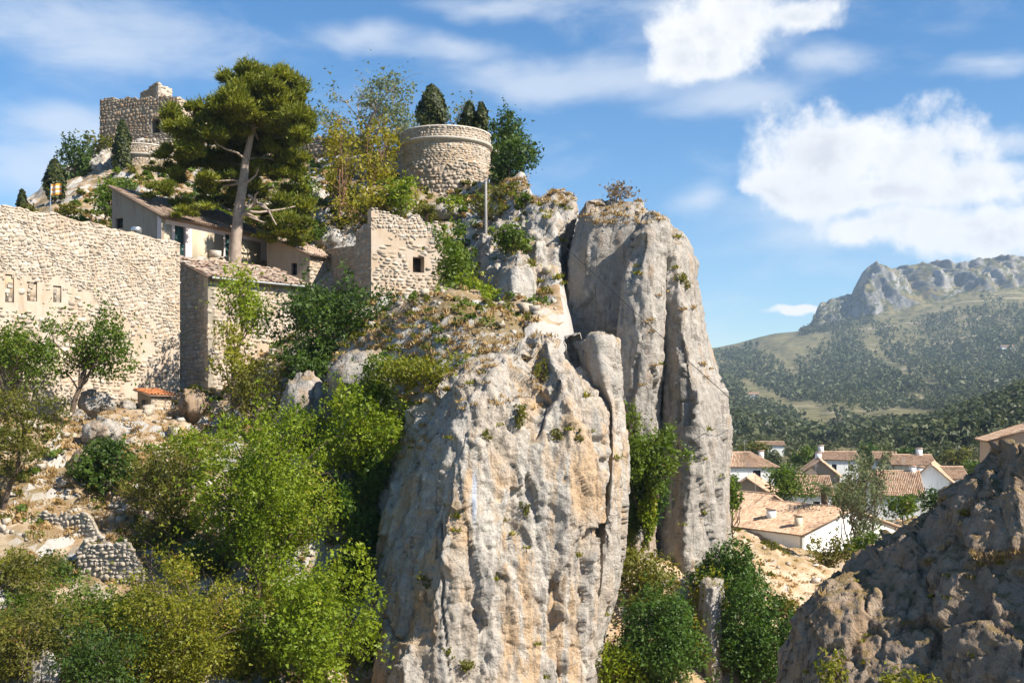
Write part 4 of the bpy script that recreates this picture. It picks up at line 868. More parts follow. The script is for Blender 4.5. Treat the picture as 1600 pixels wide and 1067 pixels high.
for t0, t1 in zip(a[:-1], a[1:]):
    pr = [(uc + math.cos(t) * r_ * hw, dr[3] - 0.25 + math.sin(t) * r_ * 0.55) for t in (t0, t1) for r_ in (0.9, 1.35)]
    A.add([kp(*pr[0], 0.06), kp(*pr[1], 0.06), kp(*pr[3], 0.06), kp(*pr[2], 0.06), kp(*pr[0], -0.3), kp(*pr[1], -0.02), kp(*pr[3], -0.02), kp(*pr[2], -0.3)], [(0, 1, 2, 3), (1, 5, 6, 2), (0, 3, 7, 4)], 0.8)
link('arch', A.mesh('arch', [MT['rubble_castle']]), e)
ls = Wall(c0[:2] + nb, c0[:2], mid); core(e, 'wall', ls, KB, const(38.6), 0.9, MT['mortar_grey']); masonry(e, ls, 0, ls.L, KB, const(38.6), 0.32, 0.065, MT['rubble_castle'], 42, 1.35, 0.8)
rs = Wall(c1[:2], c1[:2] + nb, mid); core(e, 'wall', rs, KB, const(37.9), 0.9, MT['mortar']); masonry(e, rs, 0, rs.L, KB, const(37.9), 0.32, 0.065, MT['rubble'], 43, 1.35, 0.8)
V = [(*c0[:2], 37.2), (*c1[:2], 37.2), (*(c1[:2] + nb), 37.2), (*(c0[:2] + nb), 37.2)]; link('roof_terrace', make_mesh('roof_terrace', V, [(0, 1, 2, 3)], None, False, [MT['mortar']]), e)
# ruined turret
tc = P(244, 0, 137.2); a0 = P(219, 0, 137.0); a1 = P(247, 0, 134.4); a2 = P(269, 0, 136.4)
e = empty('ruined_turret', (tc[0], tc[1], 37.2), 'broken stub of a turret, half sunlit, on the roof of the keep', 'turret')
t1_ = Wall(a0, a1, tc[:2] + np.array([0, 3])); t2_ = Wall(a1, a2, tc[:2] + np.array([0, 3]))
core(e, 'wall', t1_, const(37.0), rough_top([0, t1_.L], [39.4, 40.1], 0.1, 1), 0.4, MT['mortar_grey']); masonry(e, t1_, 0, t1_.L, const(37.0), rough_top([0, t1_.L], [39.4, 40.1], 0.1, 1), 0.3, 0.07, MT['rubble_castle'], 45, 1.3, 0.72)
core(e, 'wall', t2_, const(37.0), rough_top([0, t2_.L], [40.1, 39.7], 0.1, 3), 0.4, MT['old_plaster']); masonry(e, t2_, 0, t2_.L, const(37.0), rough_top([0, t2_.L], [40.1, 39.7], 0.1, 3), 0.34, 0.06, MT['rubble'], 46, 1.5, 0.8, (), lambda u, v: perlin(np.stack([u, v, u * 0], -1), 3) > -0.1)
t3_ = Wall(a2, a2[:2] + (-1.6, 2.4), tc[:2]); core(e, 'wall', t3_, const(37.0), const(39.6), 0.4, MT['mortar'])
c = P(226, 0, 127.5); e = empty('round_bastion', (c[0], c[1], 22), 'small round bastion with a curved parapet below the castle keep', 'tower')
drum_tower(e, c, 3.05, 20.5, 28.9, 30.2, 51, 'rubble_grey', 0.4)
w = Wall(P(196, 0, 132.5), P(285, 0, 131.5)); e = empty('terrace_wall', (*((w.a + w.b) / 2), 29), 'stone terrace wall between the keep and the round bastion', 'wall')
core(e, 'wall', w, const(26), rough_top([0, w.L], [32.4, 32.6], 0.05, 6), 0.5, MT['mortar_grey']); masonry(e, w, 0, w.L, const(26), rough_top([0, w.L], [32.4, 32.6], 0.05, 6), 0.3, 0.1, MT['rubble_grey'], 55, 1.4, 0.72)
w = Wall(P(62, 0, 116), P(196, 0, 124)); e = empty('retaining_wall', (*((w.a + w.b) / 2), 20), 'brown retaining wall climbing the slope towards the castle keep', 'wall')
tp = [(w.u_at(a_), w.z_at(a_, b_)) for a_, b_ in ((62, 322), (100, 300), (140, 285), (165, 268), (196, 262))]; T = lin([q[0] for q in tp], [q[1] for q in tp])
core(e, 'wall', w, const(17), T, 0.6, MT['mortar_grey']); masonry(e, w, 0, w.L, const(17), T, 0.32, 0.1, MT['rubble_castle'], 56, 1.4, 0.72)
loft('rock_crag', [(330, [(95, 135), (118, 127), (150, 125), (185, 126), (200, 135)]), (260, [(105, 135), (128, 128), (155, 126), (186, 127), (200, 135)]), (232, [(120, 137), (140, 131), (160, 129), (190, 130), (200, 137)])], 128, 120, 90, MT['rock_cliff'], 1.1, 91)

# little shed with orange tiles
c0, c1, c2 = P(236, 0, 67.4), P(268, 0, 68.6), P(215, 0, 68.8); mid = (c0 + c1 + c2 + (c1 + c2 - c0)) / 4
e = empty('garden_shed', (*mid[:2], -0.4), 'tiny garden shed with a bright orange tile roof at the foot of the wall', 'shed')
fa = Wall(c0, c1, mid); ga = Wall(c2, c0, mid); dr = (ga.L * 0.3, ga.L * 0.75, -0.3, 0.62, 0.3)
core(e, 'wall', fa, const(-0.6), const(0.85), 0.2, MT['mortar']); masonry(e, fa, 0, fa.L, const(-0.6), const(0.8), 0.2, 0.04, MT['rubble'], 61, 1.6, 0.38, (), None, 0.1)
core(e, 'wall', ga, const(-0.6), lin([0, ga.L], [1.15, 0.85]), 0.2, MT['mortar_grey'], [dr]); panel(e, 'door', ga, dr[0], dr[1], dr[2], dr[3], -0.3, -0.24, MT['darkwood'])
c3 = c1 + c2 - c0; core(e, 'wall', Wall(c1, c3, mid), const(-0.6), const(0.85), 0.2, MT['mortar']); core(e, 'wall', Wall(c3, c2, mid), const(-0.6), const(1.1), 0.2, MT['mortar'])
nrm = np.array([*fa.n, 0]); gn = np.array([*ga.n, 0])
roof(e, np.array([*c0[:2], 0.88]) + nrm * 0.25 + gn * 0.25, np.array([*c1[:2], 0.88]) + nrm * 0.25 - gn * 0.1, np.array([*c3[:2], 1.28]) - nrm * 0.1, np.array([*c2[:2], 1.28]) + gn * 0.25 - nrm * .1, MT['tile_orange'], seed=5, thick=0.08, tl=0.4)

# dry-stone terrace walls
for a, da, b, db, yt, yb, sd, lab in ((52, 55.0, 162, 54.2, 797, 850, 71, 'pale dry-stone terrace wall lit by the sun, below the round fig bush'),
                              (118, 52.4, 224, 52.0, 842, 940, 72, 'tall dry-stone terrace wall in half shade above the undergrowth'),
                              (-60, 53.0, 62, 53.2, 822, 868, 73, 'low tumbledown dry-stone wall on the dry grassy terrace'),
                              (318, 68.6, 378, 68.2, 628, 668, 74, 'short dry-stone footing beside the orange-roofed shed'),
                              (140, 59.8, 215, 60.4, 716, 752, 75, 'short stub of dry-stone wall behind the round fig bush')):
    w = Wall(P(a, 0, da), P(b, 0, db)); zt = [w.z_at(a, yt), w.z_at(b, yt + 4)]; zb = w.z_at(a, yb) - 1.2
    e = empty('dry_stone_wall', (*((w.a + w.b) / 2), zb), lab, 'wall', 'dry-stone terrace walls')
    T = rough_top([0, w.L * 0.12, w.L * 0.5, w.L * 0.8, w.L], [zt[0] - 0.5, zt[0], (zt[0] + zt[1]) / 2 - 0.1, zt[1] - 0.1, zt[1] - 1.3], 0.10, sd); core(e, 'wall', w, const(zb), lambda u: T(u) - 0.08, 0.22, MT['mortar_grey'])
    masonry(e, w, 0, w.L, const(zb), T, 0.19, 0.09, MT['drystone'], sd, 1.25, 0.27, (), None, 0.5, 0.02)

# pole, cable, flag
pt = P(759, 279, 79.5); e = empty('utility_pole', (pt[0], pt[1], pt[2] - 5.2), 'thin grey concrete pole in front of the round tower', 'pole')
A = Acc(); A.tube([pt + (0, 0, -5.2), pt + (0, 0, -2.5), pt, pt + (0, 0, 0.01)], [0.12, 0.11, 0.09, 0.01], 10); link('shaft', A.mesh('shaft', [MT['concrete']], True), e)
A = Acc(); A.tube([pt + (-0.3, 0, -0.3), pt + (0.3, 0, -0.3)], 0.03, 6); A.tube([pt + (0.25, 0, -0.3), pt + (0.25, 0, -0.1)], 0.045, 6); link('bracket', A.mesh('bracket', [MT['metal']]), e)
pts = [pt + (0, 0, -0.1)] + [P(*q) for q in ((801, 316, 75), (893, 395, 68.5), (985, 481, 63.3), (1060, 550, 62), (1140, 622, 64), (1190, 661, 72), (1240, 694, 85), (1262, 716, 118))]
ts = np.linspace(0, len(pts) - 1, 60); PP = np.array(pts); cp = np.stack([np.interp(ts, range(len(pts)), PP[:, k]) for k in range(3)], -1)
A = Acc(); A.tube(cp, 0.02, 5); tag(link('overhead_cable', A.mesh('overhead_cable', [MT['cable']])), 'black overhead cable sagging from the grey pole past the cliffs to the village', 'cable')
pt = P(78, 330, 105); e = empty('flagpole', tuple(pt - (0, 0, 1)), 'flagpole with a small striped orange flag on the left skyline', 'flag')
A = Acc(); A.tube([pt - (0, 0, 1.0), pt + (0.1, 0, 2.6)], 0.05, 7); link('pole', A.mesh('pole', [MT['metal']]), e)
A = Acc(); N = 12
for j in range(5):
    for i in range(N):
        q = [pt + (0.1 + (i + a_) / N * 1.0, 0.12 * math.sin((i + a_) * 0.8), 1.55 + (j + b_) * 0.21 - 0.05 * math.sin((i + a_) * 0.5)) for a_, b_ in ((0, 0), (1, 0), (1, 1), (0, 1))]
        q2 = [v_ + (0, 0.012, 0) for v_ in q]
        A.add(q + q2, [(0, 1, 2, 3), (7, 6, 5, 4)], 0.5, j % 2)
link('flag', A.mesh('flag', [plain_mat('flag_orange', (0.72, 0.30, 0.05)), plain_mat('flag_pale', (0.62, 0.58, 0.55))], True), e)

# ------------------------------------------------------------------ village houses
def house(name, label, cat, c, dirA, LA, LB, z0, ze, zr, axis, wall, tile, wins=(), hip=0.0, chims=(), group=None, oh=0.3, seed=0):
    c = np.asarray(c[:2], float); A_ = U2(dirA); B_ = np.array([-A_[1], A_[0]])
    if B_[1] < 0: B_ = -B_
    q = [c, c + A_ * LA, c + A_ * LA + B_ * LB, c + B_ * LB]; mid = sum(q) / 4
    e = empty(name, (*mid, z0), label, cat, group)
    faces = [(q[0], q[1]), (q[1], q[2]), (q[2], q[3]), (q[3], q[0])]; walls = []
    for i, (a, b) in enumerate(faces):
        w = Wall(a, b, mid); walls.append(w)
        gable = (axis == 'A' and i in (1, 3)) or (axis == 'B' and i in (0, 2))
        T = lin([0, w.L / 2, w.L], [ze, zr, ze]) if gable and not hip else const(ze)
        hs = [(u - ww / 2, u + ww / 2, zb, zb + hh, 0.2) for s_, u, zb, ww, hh in wins if s_ == i]
        core(e, 'wall', w, const(z0), lambda u, T=T: T(u) - 0.02, 0.3, MT[wall], hs, 5 if not gable else 9)
        for h in hs: window(e, w, *h[:4], 0.16, 'darkwood')
    z3 = lambda p, z: np.array([p[0], p[1], z]); up = 0.14
    if axis == 'A': E0, E1, E2, E3, d1, d2, Lr = q[0], q[1], q[2], q[3], A_, B_, LB
    else: E0, E1, E2, E3, d1, d2, Lr = q[1], q[2], q[3], q[0], B_, -A_, LA
    sl = (zr - ze) / (Lr / 2); m0 = (E0 + E3) / 2; m1 = (E1 + E2) / 2
    R0 = z3(m0 - d1 * (oh if not hip else -hip), zr + up); R1 = z3(m1 + d1 * (oh if not hip else -hip), zr + up); x = oh
    a0 = z3(E0 - d1 * oh - d2 * x, ze + up - sl * x); a1 = z3(E1 + d1 * oh - d2 * x, ze + up - sl * x); b0 = z3(E3 - d1 * oh + d2 * x, ze + up - sl * x); b1 = z3(E2 + d1 * oh + d2 * x, ze + up - sl * x)
    roof(e, a0, a1, R1, R0, MT[tile], seed=seed); roof(e, b1, b0, R0, R1, MT[tile], seed=seed + 1)
    if hip: roof(e, a1, b1, R1 + (0, 0, -.01), R1, MT[tile], seed=seed + 2); roof(e, b0, a0, R0 + (0, 0, -.01), R0, MT[tile], seed=seed + 3)
    A = Acc(); A.tube([R0 + (0, 0, 0.03), R1 + (0, 0, 0.03)], 0.13, 8); link('ridge_tiles', A.mesh('ridge_tiles', [MT[tile]], True), e)
    if cat == 'house' and LA < 10 and n_aerial[0] < 6:
        n_aerial[0] += 1; q0 = R0 * 0.7 + R1 * 0.3; A = Acc(); A.tube([q0, q0 + (0, 0, 1.9)], 0.025, 5)
        for kk in range(4): A.tube([q0 + (-0.35 + 0.05 * kk, 0, 1.35 + 0.16 * kk), q0 + (0.35 - 0.05 * kk, 0, 1.35 + 0.16 * kk)], 0.012, 4)
        link('aerial', A.mesh('aerial', [MT['metal']]), e)
    for (fa_, fb_, hh, ww, m_) in chims:
        p = c + A_ * LA * fa_ + B_ * LB * fb_
        t = abs((fb_ if axis == 'A' else fa_) - 0.5) * 2; zz = zr - (zr - ze) * t
        chimney(e, p[0], p[1], zz - 0.5, zz + hh, ww, m_)
    return e, walls
VG = 'tile-roofed village houses below the rock'
n_aerial = [0]
# long low house
c = np.array([27.75, 105.0]); e_, w_ = house('village_house', 'long low house with a white gable end, nearest the dry slope', 'house', c, (11.45, 7.0), 13.4, 13.6, -15.5, -12.0, -9.9, 'B', 'white', 'tile', [(3, 3.0, -14.2, 1.0, 1.1), (3, 7.0, -14.2, 0.9, 1.0)], 0.0, [(0.2, 0.5, 1.0, 0.4, 'white'), (0.12, 0.15, 1.1, 0.32, 'cream')], VG, seed=11)
house('village_house', 'lower tile-roofed wing of the long house, tucked against the rock tower', 'house', P(1168, 0, 117), (-0.5, 0.86), 9, 7, -15, -11.2, -9.3, 'A', 'cream', 'tile', [], 0.0, [], VG, seed=21)
house('village_house', 'white two-storey house with a hipped roof and one dark window', 'house', P(1214, 0, 165), (-1, 0.03), 9.5, 8, -15.5, -8.6, -6.7, 'A', 'white', 'tile', [(0, 3.0, -10.8, 1.15, 1.7)], 3.2, [(0.15, 0.6, 0.7, 0.35, 'white')], VG, seed=31)
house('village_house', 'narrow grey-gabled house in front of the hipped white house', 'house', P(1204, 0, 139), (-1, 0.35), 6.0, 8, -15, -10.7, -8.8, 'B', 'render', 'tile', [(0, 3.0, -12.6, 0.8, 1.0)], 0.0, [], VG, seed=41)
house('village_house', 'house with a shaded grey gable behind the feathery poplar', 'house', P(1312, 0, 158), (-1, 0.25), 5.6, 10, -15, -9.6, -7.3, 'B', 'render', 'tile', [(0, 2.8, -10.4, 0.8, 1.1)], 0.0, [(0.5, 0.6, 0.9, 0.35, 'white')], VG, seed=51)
house('village_house', 'white cottage with a low tiled roof by the palm', 'house', P(1300, 0, 146), (-1, 0.12), 5.6, 7, -15, -11.3, -9.2, 'A', 'white', 'tile', [(0, 2.0, -13.4, 0.9, 1.2)], 0.0, [], VG, seed=61)
house('village_house', 'white-fronted house with a broad brown roof beside the poplar', 'house', P(1442, 0, 141), (-0.97, 0.2), 6.0, 9, -15, -11.0, -8.3, 'A', 'white', 'tile', [(0, 1.4, -13.0, 0.9, 1.2), (0, 3.8, -13.0, 0.9, 1.2)], 0.0, [(0.1, 0.5, 0.8, 0.35, 'white')], VG, seed=71)
house('village_house', 'bright white house with two joined gables at the village edge', 'house', P(1486, 0, 146), (-1, 0.45), 5.0, 8, -15, -9.6, -7.4, 'B', 'white', 'tile', [(0, 3.6, -11.4, 0.7, 1.0), (1, 2.5, -11.6, 0.8, 1.1)], 0.0, [(0.8, 0.3, 0.9, 0.4, 'white')], VG, seed=81)
house('village_house', 'small white annexe house under the last roof of the village', 'house', P(1512, 0, 148), (-1, 0.1), 3.2, 6, -15, -9.3, -8.0, 'A', 'white', 'tile', [(0, 1.6, -11.3, 0.7, 1.0)], 0.0, [], VG, seed=91)
house('village_house', 'white house with a chimney half hidden at the back of the village', 'house', P(1342, 0, 205), (-1, 0.1), 7.0, 7, -14, -9.4, -8.1, 'A', 'white', 'tile', [(0, 1.5, -11.4, 0.9, 1.2), (0, 4.5, -11.4, 0.9, 1.2)], 0.0, [(0.9, 0.5, 1.3, 0.4, 'white')], VG, seed=101)
house('village_house', 'boxy white house at the back between two tall chimneys', 'house', P(1402, 0, 190), (-1, 0.2), 3.6, 6, -14, -8.6, -7.6, 'A', 'white', 'tile', [], 0.0, [], VG, seed=111)
house('village_house', 'tiled house with a tall white chimney behind the white gables', 'house', P(1462, 0, 178), (-1, 0.1), 6.8, 7, -14, -9.0, -7.6, 'A', 'cream', 'tile', [], 0.0, [(0.25, 0.5, 1.2, 0.4, 'white')], VG, seed=121)
house('stone_house', 'tan gabled house standing alone above the near rock', 'house', P(1548, 0, 96), (1, -0.3), 7.5, 8, -11, -2.8, -1.5, 'B', 'tan', 'tile', [(0, 1.9, -4.9, 0.8, 1.1)], 0.0, [(0.5, 0.3, 0.4, 0.25, 'white')], None, seed=131)
house('farm_building', 'long pale farm building on the valley floor beyond the village', 'building', P(1226, 0, 330), (-1, 0.1), 8.0, 7, -14, -10.8, -9.8, 'A', 'white', 'tile', [], 0.0, [], None, seed=141)
house('farmhouse', 'lone white farmhouse on the dry terraces of the far hillside', 'house', far_pt(np.array([1186.]), np.array([1250.]))[0], (-1, 0.1), 12, 9, far_pt(np.array([1186.]), np.array([1250.]))[0][2] - 4, far_pt(np.array([1186.]), np.array([1250.]))[0][2] + 7, far_pt(np.array([1186.]), np.array([1250.]))[0][2] + 9.5, 'A', 'white', 'tile', [], 0.0, [], None, seed=151)
q_ = far_pt(np.array([1588.]), np.array([1750.]))[0]
house('farmhouse', 'white farmhouse high on the wooded slope under the mountain cliffs', 'house', q_, (-1, 0.1), 22, 12, q_[2] - 8, q_[2] + 6, q_[2] + 9, 'A', 'white', 'tile', [], 0.0, [], None, seed=161)

# ------------------------------------------------------------------ vegetation
def ground_at(x, y, gorge=False):
    X = np.array([[float(x)]]); Y = np.array([[float(y)]])
    return float((gorge_z if gorge else hill_z)(X, Y)[0, 0])
def leaf_quads(pos, nrm, size, elong, r, tint):
    n = len(pos); size = np.broadcast_to(size, (n,))
    rd = r.normal(size=(n, 3)); a = np.cross(nrm, rd); a /= np.linalg.norm(a, axis=1)[:, None] + 1e-9
    b = np.cross(nrm, a); s = (size * (0.45 + 1.05 * r.random(n) ** 1.4))[:, None]
    V = np.stack([pos - a * s * elong * 0.5 - b * s * 0.5, pos - a * s * elong * 0.5 + b * s * 0.5 + nrm * s * 0.1, pos + a * s * elong * 0.5], 1)
    return V.reshape(-1, 3), np.arange(n * 3).reshape(n, 3), tint
def crown_pts(cen, rad, ncl, n, r, clump=0.36, shell=0.45, spread=0.78, rnd=0.55, up=0.25):
    """leaf positions and normals in `ncl` uneven clumps filling an ellipsoid; also returns the clump centres"""
    d = r.normal(size=(ncl, 3)); d /= np.linalg.norm(d, axis=1)[:, None]
    cc = d * (r.random((ncl, 1)) ** 0.42) * spread
    cr = clump * r.uniform(0.42, 1.35, ncl)
    i = r.choice(ncl, n, p=cr ** 2 / (cr ** 2).sum())
    v = r.normal(size=(n, 3)); v /= np.linalg.norm(v, axis=1)[:, None]
    rr = shell + (1 - shell) * r.random(n) ** 0.7
    rr = np.where(r.random(n) < 0.13, rr * r.uniform(1.05, 1.8, n), rr)
    p = cc[i] + v * (cr[i] * rr)[:, None]
    nm = v * (1 - rnd) + r.normal(size=(n, 3)) * rnd + np.array([0, 0, up]); nm /= np.linalg.norm(nm, axis=1)[:, None]
    k = r.random(n) < 0.2                                    # loose sprays that break the outline
    m_ = int(k.sum()); nr = max(6, ncl * 3); ri = r.integers(0, nr, m_); rv = r.normal(size=(nr, 3)) + np.array([0, 0, 0.45]); rv /= np.linalg.norm(rv, axis=1)[:, None]
    rc = r.integers(0, ncl, nr); L_ = r.uniform(0.25, 0.62, nr)
    p[k] = cc[rc[ri]] + rv[ri] * (cr[rc[ri]] * 0.6 + L_[ri] * r.random(m_))[:, None] + r.normal(size=(m_, 3)) * 0.035; i[k] = rc[ri]
    ct = r.random(ncl)
    return cen + p * rad, nm, cen + cc * rad, np.clip(0.55 * ct[i] + 0.45 * r.random(n), 0, 1)
def limb(A, a, b, r0, r1, r, sag=0.12, k=5, n=5):
    a = np.asarray(a, float); b = np.asarray(b, float); L = np.linalg.norm(b - a); t = np.linspace(0, 1, n)[:, None]
    off = np.clip(r.normal(size=3), -1.3, 1.3) * L * sag; off2 = np.clip(r.normal(size=3), -1.3, 1.3) * L * sag * 0.5
    pts = a * (1 - t) + b * t + off * np.sin(t * np.pi) + off2 * np.sin(t * 2 * np.pi)
    A.tube(pts, np.linspace(r0, r1, n), k)
    return pts
_vs = [200]
def plant(name, label, cat, box, d, leaf, base=None, ncl=16, cover=3.2, leafpx=5.0, elong=1.5, clump=0.36, shell=0.45, bark='bark', trunk=0.10, depth=None, limbs=9, group=None, gorge=False, spread=0.78, up=0.25, rnd=0.55, stem_z=None, twigs=0, keep=None):
    """a shrub or tree whose crown fills the given photo box at distance d"""
    _vs[0] += 1; r = np.random.default_rng(_vs[0])
    leafpx *= (0.78 if d > 60 else 0.66) if 'ivy' not in name else 0.62; cover *= 1.0 if 'ivy' not in name else 1.25; x0, y0, x1, y1 = box; cen = P((x0 + x1) / 2, (y0 + y1) / 2, d); m = d / F
    rad = np.array([(x1 - x0) / 2 * m, (depth if depth else (x1 - x0 + y1 - y0) / 4 * m), (y1 - y0) / 2 * m]) * 1.16
    s = leafpx * m; n = int(1.6 * cover * (x1 - x0) * (y1 - y0) * 0.785 / (leafpx * leafpx * elong * 0.5)) 
    n = max(150, n)
    pos, nm, cc, tint = crown_pts(cen, rad, ncl, n, r, clump, shell, spread, rnd, up)
    if keep is not None:
        k = keep(pos); pos, nm, tint = pos[k], nm[k], tint[k]
    if base is None: bx, by = cen[0], cen[1]; bz = min(ground_at(bx, by, gorge), cen[2] - rad[2] * 0.5) if stem_z is None else stem_z
    else: bx, by, bz = P(*base)
    e = empty(name, (bx, by, bz), label, cat, group)
    V, Q, T = leaf_quads(pos, nm, s, elong, r, tint)
    link('crown', make_mesh('crown', V, Q, T, False, [MT[leaf]]), e)
    A = Acc(); b = np.array([bx, by, bz - 0.15]); top = cen + np.array([0, 0, -rad[2] * 0.15])
    tr = limb(A, b, top, trunk, trunk * 0.55, r, 0.05, 8, 7)
    o = np.argsort(cc[:, 2]); 
    for i in r.permutation(len(cc))[:limbs]:
        st = tr[r.integers(2, 6)]; lp = limb(A, st, cc[i], trunk * 0.45, trunk * 0.12, r, 0.12)
        for _ in range(twigs + 1):
            q = cc[i] + r.uniform(-1, 1, 3) * rad * 0.32; limb(A, lp[3], q, trunk * 0.14, trunk * 0.05, r, 0.1, 4, 4)
    link('trunk', A.mesh('trunk', [MT[bark]], True), e)
    return e

def scatter(name, areas, leaf, seed, label):
    r = np.random.default_rng(seed); Vs = []; Qs = []; Ts = []; n0 = 0
    for (x0, y0, x1, y1, ntuft, h, nl) in areas:
        for _ in range(ntuft):
            hit = cast(r.uniform(x0, x1), r.uniform(y0, y1))
            if hit is None or hit[1][2] < 0.25: continue
            c = np.array(hit[0]); dd = c[1]
            n = int(nl * r.uniform(0.6, 1.4)); b = c + r.normal(size=(n, 3)) * np.array([h * 0.5, h * 0.5, 0.02]); b[:, 2] -= 0.05
            dr = r.normal(size=(n, 3)) * 0.55 + np.array([0, 0, 1.0]); dr /= np.linalg.norm(dr, axis=1)[:, None]; L = (h * r.uniform(0.3, 1.1, n))[:, None] * r.uniform(0.6, 1.2)
            sd = np.cross(dr, r.normal(size=(n, 3))); sd /= np.linalg.norm(sd, axis=1)[:, None]; w = 0.0007 * dd
            Vs.append(np.stack([b - sd * w, b + sd * w, b + dr * L + sd * w * 0.2, b + dr * L - sd * w * 0.2], 1).reshape(-1, 3)); Qs.append(np.arange(n * 4).reshape(n, 4) + n0); n0 += n * 4; Ts.append(r.random(n))
    o = link(name, make_mesh(name, np.concatenate(Vs), np.concatenate(Qs), np.concatenate(Ts), False, [MT[leaf]]), None, 'stuff'); tag(o, label, 'grass'); return o
bpy.context.view_layer.update(); _dg = bpy.context.evaluated_depsgraph_get()
def cast(px, py):
    """the rock or ground surface along a line of sight"""
    v = Vector(P(px, py, 1.0)); v.normalize()
    ok, loc, nrm, _, ob, _ = S.ray_cast(_dg, (0, 0, 0), v)
    return (loc, nrm) if ok and ob.get('kind') == 'structure' else None
scatter('dry_grass', [(520, 490, 660, 570, 80, 0.32, 34), (640, 480, 860, 560, 110, 0.32, 34), (590, 600, 700, 720, 50, 0.3, 30), (700, 560, 850, 640, 60, 0.25, 26),
                      (905, 284, 1060, 350, 200, 0.28, 26), (800, 276, 900, 320, 120, 0.3, 26), (1000, 400, 1110, 640, 60, 0.25, 24), (1240, 700, 1600, 900, 700, 0.16, 26), (0, 640, 330, 850, 500, 0.3, 26), (1140, 830, 1290, 960, 160, 0.25, 24)], 'L_grass', 401, 'tufts of dry golden grass on the rock ledges')
scatter('green_tufts', [(700, 560, 960, 1060, 60, 0.28, 40), (960, 330, 1130, 850, 50, 0.3, 40), (750, 300, 890, 500, 60, 0.35, 40), (1250, 780, 1600, 1060, 200, 0.14, 30), (520, 490, 700, 640, 120, 0.3, 40)], 'L_yellow', 406, 'small green plants rooted in the cracks of the rocks')
HITS = {k: cast(*k) for k in [(665, 918), (815, 668), (712, 1045), (820, 805), (846, 600), (1068, 452), (1045, 540), (1010, 470), (760, 690), (905, 690), (720, 545), (868, 690),
        (20, 1050), (120, 1062), (250, 1064), (330, 1020), (60, 975), (150, 985), (230, 965), (300, 905), (365, 880), (440, 870), (520, 960), (560, 1040), (245, 860), (90, 905), (30, 900), (390, 1060), (470, 1065), (180, 1064), (300, 1064), (20, 1000), (200, 1020), (430, 960), (560, 900), (540, 820), (480, 800), (280, 840), (230, 790),
        (1280, 800), (1410, 830), (1500, 800), (1460, 880), (1350, 900), (1540, 780), (1300, 960)]}

